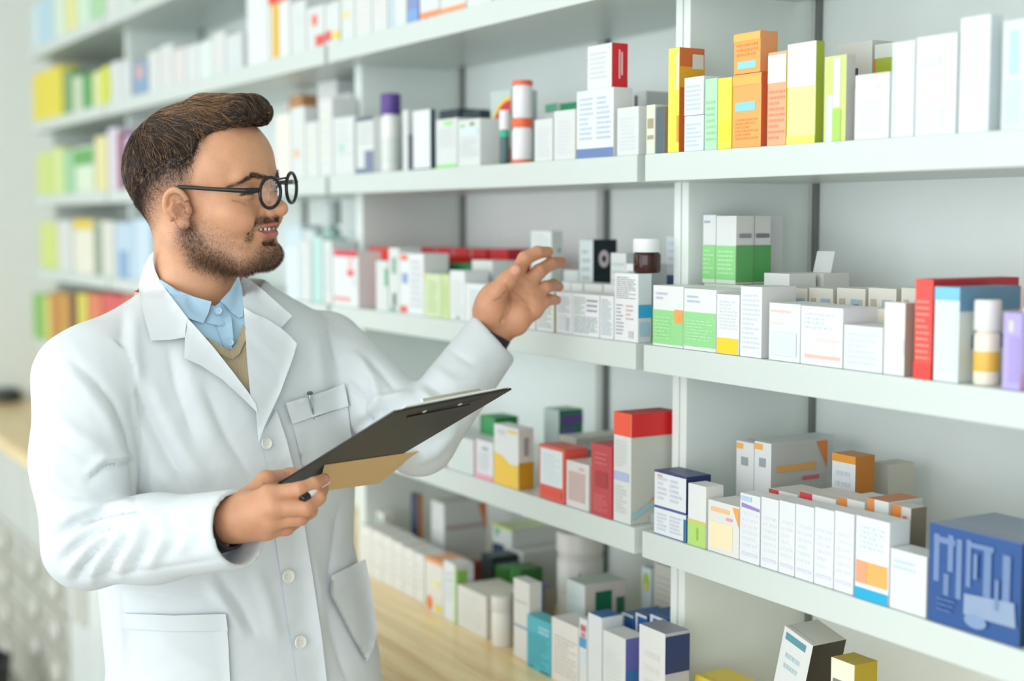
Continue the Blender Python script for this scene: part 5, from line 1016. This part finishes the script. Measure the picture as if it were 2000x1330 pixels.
# strand-like grooves in the solid mass
gr = (np.sin(hvv[:, 0]*75+hvv[:, 2]*50+np.sin(hvv[:, 1]*90)*1.5)*np.sin(hvv[:, 1]*120+hvv[:, 0]*40)*1.9+np.sin(hvv[:, 1]*420+np.sin(hvv[:, 0]*60)*2+hvv[:, 2]*60)+np.sin(hvv[:, 1]*230+hvv[:, 2]*180+hvv[:, 0]*30))*.0006
hvv = hvv+vnormals(hvv, hff)*(gr-.0012)[:, None]
hair = npmesh('hair', local(fromH(hvv)), hff, [m_hair], person); hair['label'] = 'dark brown hair combed forward into a quiff, clipped short at the sides'
def grad(fn, P, e=.0006):
    g = np.stack([fn(P+np.array(d))-fn(P-np.array(d)) for d in ((e, 0, 0), (0, e, 0), (0, 0, e))], 1); return g/np.maximum(np.linalg.norm(g, axis=1), 1e-9)[:, None]
def strands(name, paths, r0, r1, mats, parent, mi=None):
    N, K, _ = paths.shape; t = np.gradient(paths, axis=1); t /= np.maximum(np.linalg.norm(t, axis=2), 1e-9)[..., None]
    a = np.cross(t, np.array([.3, .5, .81])); a /= np.maximum(np.linalg.norm(a, axis=2), 1e-9)[..., None]; b = np.cross(t, a)
    rr = (r0+(r1-r0)*np.linspace(0, 1, K)**1.5)[None, :, None]
    v = np.stack([paths+(a*math.cos(p)+b*math.sin(p))*rr for p in (0, 2.094, 4.189)], 2).reshape(-1, 3)
    base = (np.arange(N)*K*3)[:, None, None]; k = (np.arange(K-1)*3)[None, :, None]; j = np.arange(3)[None, None, :]; jn = (j+1) % 3
    q = np.stack([base+k+j, base+k+jn, base+k+3+jn, base+k+3+j], -1).reshape(-1, 4)
    o = npmesh(name, local(fromH(v)), q, mats, parent, True)
    if mi is not None: o.data.polygons.foreach_set('material_index', np.repeat(mi, (K-1)*3).astype(np.int32))
    return o
# long strands following the hair surface
N = 24000
fsel = rng.integers(0, len(hff), N*3); P0 = hvv[hff[fsel]].mean(1)
keep = (hair_line(P0) > .002) & (sdf_skull(P0) > -.001); P0 = P0[keep][:N]; N = len(P0)
P0 = P0+rng.normal(0, .001, P0.shape)
K = 9; path = np.zeros((N, K, 3)); path[:, 0] = P0
hl0 = np.clip(hair_line(P0)/.05, .15, 1); top = np.clip((P0[:, 2]-.075)/.04, 0, 1)*np.clip((P0[:, 0]+.10)/.06, 0, 1)
step = (.0022+.0042*top)*hl0*rng.uniform(.7, 1.2, N); side = np.sign(P0[:, 1])
lift = rng.uniform(.0002, .0022, N)
cell = np.floor(P0/.0085).astype(int); hsh = (cell@np.array([73856093, 19349663, 83492791])) % 5003; off_ = rng.normal(0, .38, (5003, 3))[hsh]+rng.normal(0, .10, (N, 3)); lift = lift*.5+rng.uniform(0, .0028, 5003)[hsh]
for k in range(1, K):
    p = path[:, k-1]; g = grad(sdf_hair, p)
    flow = np.stack([.25+1.15*top-.35*np.clip(-p[:, 0]*12, 0, 1)*(1-top), side*.10*(1-top), -1.1*(1-top)-.10+.22*np.sin(p[:, 0]*50)*top], 1)+off_
    flow -= (flow*g).sum(1)[:, None]*g; flow /= np.linalg.norm(flow, axis=1)[:, None]
    q = p+flow*step[:, None]; dd = sdf_hair(q); q = q-g*(np.clip(dd-lift, -.002, .002)*.8)[:, None]; path[:, k] = q
mi = (rng.uniform(0, 1, N) < .16+.6*np.clip((P0[:, 2]-.11)/.03, 0, 1)*(P0[:, 0] < .04)).astype(int)
hs = strands('hair_strand', path, .00042, .00012, [m_hair, m_hairlt], hair, mi); hs['kind'] = 'stuff'
# beard and moustache: short bristles from the skin
fi = rng.integers(0, len(hf), 160000); R0 = hv[hf[fi]].mean(1)
bam, lp_ = beard_amt(R0); eds = (R0[:, 0] > -.02) & (R0[:, 2] < .02)
kp = (rng.uniform(0, 1, len(R0)) < bam**1.2*.8) & eds & (lp_ > .0012); R0 = R0[kp][:24000]; bb2 = bam[kp][:24000]
g = grad(sdf_head, R0); M = len(R0); Kb = 4; pb = np.zeros((M, Kb, 3)); pb[:, 0] = R0
ln = .0042*bb2*rng.uniform(.6, 1.3, M)
mo = (R0[:, 2] > -.030) & (R0[:, 0] > .085)
dr = g*.55+np.stack([np.where(mo, -.15, .35), np.sign(R0[:, 1])*np.where(mo, .5, .05), np.full(M, -.95)], 1)+rng.normal(0, .22, (M, 3)); dr /= np.linalg.norm(dr, axis=1)[:, None]
for k in range(1, Kb): pb[:, k] = pb[:, k-1]+dr*(ln/3)[:, None]+g*(.0002*(Kb-k))
bs = strands('beard', pb, .00013, .00005, [m_beard, m_hairlt], person, (rng.uniform(0, 1, M) < .3).astype(int)); bs['kind'] = 'stuff'; bs['label'] = 'short trimmed dark beard and moustache'
# eyebrows and clipped side stubble
fi = rng.integers(0, len(hf), 400000); E0 = hv[hf[fi]].mean(1); A3 = np.stack([E0[:, 0], np.abs(E0[:, 1]), E0[:, 2]], 1)
ebd = plen(BROW, A3[:, 1], A3[:, 2])-np.interp(A3[:, 1], [.01, .03, .053], [.0020, .0022, .0004])+np.where(A3[:, 0] < .05, 1, 0); kp = ebd < .0010; E0 = E0[kp][:560]
g = grad(sdf_head, E0); dr = g*.35+np.stack([np.full(len(E0), -.55), np.sign(E0[:, 1])*.9, np.where(np.abs(E0[:, 1]) < .034, .35, -.5)], 1)+rng.normal(0, .15, (len(E0), 3)); dr /= np.linalg.norm(dr, axis=1)[:, None]
pe = E0[:, None]+dr[:, None]*np.linspace(0, .0065, 4)[None, :, None]; eb_ = strands('eyebrow', pe, .00015, .00005, [m_beard], person); eb_['kind'] = 'stuff'
fi = rng.integers(0, len(hf), 300000); E0 = hv[hf[fi]].mean(1); fd_ = fade(E0); ed = np.linalg.norm((np.stack([E0[:, 0], np.abs(E0[:, 1]), E0[:, 2]], 1)-np.array([.0145, .078, .002]))/np.array([1, 1.4, .65]), axis=1)
kp = (hair_line(E0) < .006) & (hair_line(E0) > -.12) & (rng.uniform(0, 1, len(E0)) < fd_**1.5*.6) & (ed > .0185) & (np.abs(E0[:, 1]) < .0775) & (E0[:, 0] < .055); E0 = E0[kp][:30000]; fd_ = fd_[kp][:30000]
g = grad(sdf_head, E0); dr = g*.5+np.array([.1, 0, -.9])+rng.normal(0, .2, (len(E0), 3)); dr /= np.linalg.norm(dr, axis=1)[:, None]
pe = E0[:, None]+dr[:, None]*(np.linspace(0, 1, 3)[None, :, None]*(.0008+.0050*fd_**2.5)[:, None, None]); o = strands('clipped_hair', pe, .00012, .00006, [m_beard], hair); o['kind'] = 'stuff'
# teeth
m_teeth = mat('#eee6d8', .25, 'tooth_enamel'); v = []; f = []
nt = 9
b = MB()
for i in range(nt):
    t = (i-(nt-1)/2)/((nt-1)/2); s_ = t*.0215; fx = .1052-.0125*abs(t)**1.8; hw = .00215; yaw_ = -t*.85
    c_, sn = math.cos(yaw_), math.sin(yaw_); bm = bmesh.new(); bmesh.ops.create_cube(bm, size=1)
    hh = .0062*(1-.25*abs(t))
    for q in bm.verts: q.co = Vector((q.co.x*.003, q.co.y*hw*2*.95, q.co.z*hh))
    bmesh.ops.bevel(bm, geom=bm.edges[:], offset=.0009, segments=2, profile=.6, affect='EDGES'); nn = len(b.v)
    for q in bm.verts:
        x, y, z = q.co; p = fromH(np.array([[fx+x*c_+y*sn, s_-x*sn+y*c_, -.0282+z*.9+.0010*abs(t)]]))[0]; b.v.append(tuple(local(p)))
    for fc in bm.faces: b.f.append(tuple(nn+q.index for q in fc.verts)); b.mi.append(b.slot(m_teeth))
    bm.free()
o = b.build('teeth', person, True)
# ---------------- glasses
m_frame = mat('#0b0c0e', .3, 'black_acetate'); m_gl = bpy.data.materials.new('lens_glass'); m_gl.use_nodes = True
n = m_gl.node_tree.nodes; l = m_gl.node_tree.links; n.clear(); out = n.new('ShaderNodeOutputMaterial'); mxs = n.new('ShaderNodeMixShader'); tr = n.new('ShaderNodeBsdfTransparent'); gs = n.new('ShaderNodeBsdfGlossy')
gs.inputs['Roughness'].default_value = .03; gs.inputs['Color'].default_value = (.92, .95, 1, 1); lw_ = n.new('ShaderNodeLayerWeight'); lw_.inputs['Blend'].default_value = .35
mr = n.new('ShaderNodeMapRange'); mr.inputs['To Min'].default_value = .10; mr.inputs['To Max'].default_value = .55
l.new(lw_.outputs['Fresnel'], mr.inputs[0]); l.new(mr.outputs[0], mxs.inputs[0]); l.new(tr.outputs[0], mxs.inputs[1]); l.new(gs.outputs[0], mxs.inputs[2]); l.new(mxs.outputs[0], out.inputs[0])
def tubeH(pts, rs, m, name, parent, closed=False, seg=10, flat=1.0):
    pts = np.array(pts, float); K = len(pts); rs = np.array(rs if hasattr(rs, '__len__') else [rs]*K)
    t = np.roll(pts, -1, 0)-np.roll(pts, 1, 0) if closed else np.gradient(pts, axis=0); t /= np.linalg.norm(t, axis=1)[:, None]
    ref = np.array([0, 0, 1.0]) if abs(t[:, 2]).mean() < .9 and not closed else np.array([1.0, 0, 0]); a = np.cross(t, ref); a /= np.maximum(np.linalg.norm(a, axis=1), 1e-6)[:, None]; b_ = np.cross(t, a)
    v = np.concatenate([pts[:, None]+(a[:, None]*np.cos(p)[None, :, None]+b_[:, None]*np.sin(p)[None, :, None]*flat)*rs[:, None, None] for p in (np.arange(seg)*2*math.pi/seg,)], 0).reshape(-1, 3)
    f = [(i*seg+k, ((i+1) % K)*seg+k, ((i+1) % K)*seg+(k+1) % seg, i*seg+(k+1) % seg) for i in range(K if closed else K-1) for k in range(seg)]
    return npmesh(name, local(fromH(v)), np.array(f), [m], parent)
gl = bpy.data.objects.new('glasses', None); link(gl, person); gl['label'] = 'round black framed glasses'
GZ = .0222; GR = .0198
for s_ in (-1, 1):
    cx, cs = .1225, s_*.0285; wr_ = math.radians(10)
    def LP(u, w_, bul=0): return (cx-abs(u if s_*u > 0 else 0)*0-(s_*u)*math.sin(wr_)+bul, cs+u*math.cos(wr_), GZ+w_+.055*(cs+u*math.cos(wr_)))
    ang = np.linspace(0, 2*math.pi, 49)[:-1]
    rimo = tubeH([LP(GR*1.06*math.cos(t), GR*math.sin(t)) for t in ang], .0023, m_frame, 'rim', gl, True)
    v = [LP(0, 0, .002)]; f = []
    for j, r_ in enumerate((.35, .7, 1.0)):
        v += [LP(GR*1.06*r_*math.cos(t), GR*r_*math.sin(t), .002*(1-r_*r_)) for t in ang]
    f = [(0, 1+k, 1+(k+1) % 48) for k in range(48)]
    for j in range(2): 
        for k in range(48): a, b_ = 1+j*48+k, 1+j*48+(k+1) % 48; f += [(a, a+48, b_), (b_, a+48, b_+48)]
    npmesh('lens', local(fromH(np.array(v))), np.array(f), [m_gl], gl)
    hx = LP(s_*GR*1.08, .006)
    tubeH([hx, (hx[0]-.005, s_*.0580, GZ+.0055+.0025*s_), (hx[0]-.014, s_*.0655, GZ+.0055+.0020*s_), (.065, s_*.0725, GZ+.0060), (.035, s_*.0765, GZ+.0085), (.018, s_*.0790, GZ+.0095), (.002, s_*.0790, GZ+.001), (-.004, s_*.0750, GZ-.014)], [.0024, .0030, .0026, .0020, .0020, .0021, .0020, .0016], m_frame, 'temple', gl, flat=1.3)
tubeH([(.1235, -.0130, GZ+.005), (.1255, -.005, GZ+.009), (.126, 0, GZ+.0098), (.1255, .005, GZ+.0095), (.1235, .0130, GZ+.006)], .0019, m_frame, 'bridge', gl)
tubeH([(.1225, -.019, GZ+.0135), (.1250, 0, GZ+.0155), (.1225, .019, GZ+.0155)], .0013, m_frame, 'brow_bar', gl)
# ================================================================== clipboard and pens
cA, cB, cC = V(543, 962, 1.760), V(770, 806, 1.572), V(1000, 761, 1.722)
ex = (cC-cB); Wd = np.linalg.norm(ex); ex /= Wd; ey = cA-cB; ey -= ex*(ey@ex); Ln = np.linalg.norm(ey); ey /= Ln; ez = np.cross(ex, ey)
if ez@cB > 0: ez = -ez                        # ez: towards the camera (the underside of the board)
Mcb = MW @ Matrix(((*[float(x) for x in (ex[0], ey[0], ez[0])], float(cB[0])), (*[float(x) for x in (ex[1], ey[1], ez[1])], float(cB[1])), (*[float(x) for x in (ex[2], ey[2], ez[2])], float(cB[2])), (0, 0, 0, 1)))
cbo = empty('clipboard'); cbo.matrix_world = Mcb; tag(cbo, 'black clipboard with a tan lower panel held in the near hand', 'clipboard')
m_blk = mat('#1d1d1b', .5, 'black_board', nv=.1); m_tan = mat('#dcb67f', .5, 'tan_board', nv=.1); m_met = mat('#d8d5c8', .25, 'nickel', Metallic=.9); m_pap = mat('#eef2f2', .6, 'paper')
if True:
    b = MB(); b.box(0, Wd, 0, Ln, -.0028, 0, m_blk, .0009); b.build('board', cbo)
    def onb(px, py, lift):                     # point of the board's plane under a pixel, in board coordinates
        r_ = V(px, py, 1.0); t_ = ((cB+ez*lift)@ez)/(r_@ez); p_ = r_*t_-cB; return Vector((p_@ex, p_@ey, p_@ez))
    b = MB(); q_ = [onb(634, 909, .0012), onb(818, 882, .0012), onb(741, 944, .014), onb(620, 961, .014)]; dn = Vector((0, 0, -.0009))
    b.quad(q_, m_tan); b.quad([p+dn for p in reversed(q_)], m_tan)
    for i in range(4): b.quad([q_[i], q_[i]+dn, q_[(i+1) % 4]+dn, q_[(i+1) % 4]], m_tan)
    b.build('tan_cover', cbo)
    b = MB(); b.box(.016, Wd-.006, -.004, Ln-.02, -.0045, -.0031, m_pap, .0004); o = b.build('paper_stack', cbo)
    b = MB(); b.box(Wd*.30, Wd*.72, .008, .022, -.0095, -.0055, m_met, .002); b.box(Wd*.26, Wd*.76, .003, .008, -.011, -.006, m_met, .0015); cl_ = b.build('clip', cbo)
    v = [(-.0, 0), (.06, .012), (Wd*.50, .012), (Wd*.54, 0)]
    b = MB(); b.quad([(Wd*.22, .030, .0003), (Wd*.24, .034, .0012), (Wd*.68, .031, .0012), (Wd*.80, .010, .0003)], m_blk); b.box(Wd*.22, Wd*.74, .026, .0295, .0002, .0022, mat('#121314', .3, 'black_clip_plate'), .0006); b.build('clip_plate', cbo)
    for fx in (.32, .62):
        b = MB(); b.lathe([(.0015, 0), (.0032, .0003), (.0028, .0012), (.0010, .0016)], m_met, seg=16); b.build('rivet', cbo, True, (Wd*fx, .0185, .0001))
def pen(name, label, p0, p1, r, segs, clip=None, cat='pen'):
    p0 = np.array(p0); p1 = np.array(p1); L = np.linalg.norm(p1-p0); d = Vector((p1-p0)/L)
    t = empty(name); t.matrix_world = MW @ Matrix.Translation(Vector(p0)) @ d.to_track_quat('Z', 'Y').to_matrix().to_4x4(); tag(t, label, cat)
    for nm, a, c, ra, rc, m in segs:
        b = MB(); b.lathe([(ra*.8, a*L), (ra, a*L+.0008), (rc, c*L-.0008), (rc*.8, c*L)], m, seg=24); b.build(nm, t, True)
    return t
m_pw = mat('#eceeed', .3, 'white_plastic'); m_pk = mat('#10181b', .25, 'black_plastic_gloss')
q0 = V(588, 976, 1.640); q1 = V(566+110, 915, 1.74)
q0 = V(589, 977, 1.645); q1 = V(640, 936, 1.685)
pen('felt_pen', 'white felt pen with a black end between the fingers', q0, q1, .005, [('black_cap', 0, .22, .0048, .0062, m_pk), ('barrel', .22, .97, .0052, .0052, m_pw), ('tip', .97, 1.0, .004, .003, m_pk)])
h = hit(606, 790)[0]; c0 = np.array(h)
p_t = V(605, 766, c0[1]-.015); p_b = V(612, 822, c0[1]-.002)
m_sil = mat('#b9c6c4', .2, 'brushed_silver', Metallic=.9)
pen('pocket_pen', 'slim silver pen clipped in the breast pocket of the coat', p_b, p_t, .003, [('tip', 0, .14, .0012, .0022, m_sil), ('barrel', .14, .93, .0026, .0026, m_sil), ('cap', .93, 1.0, .0042, .0042, mat('#4d6b66', .3, 'pen_cap', Metallic=.5))])
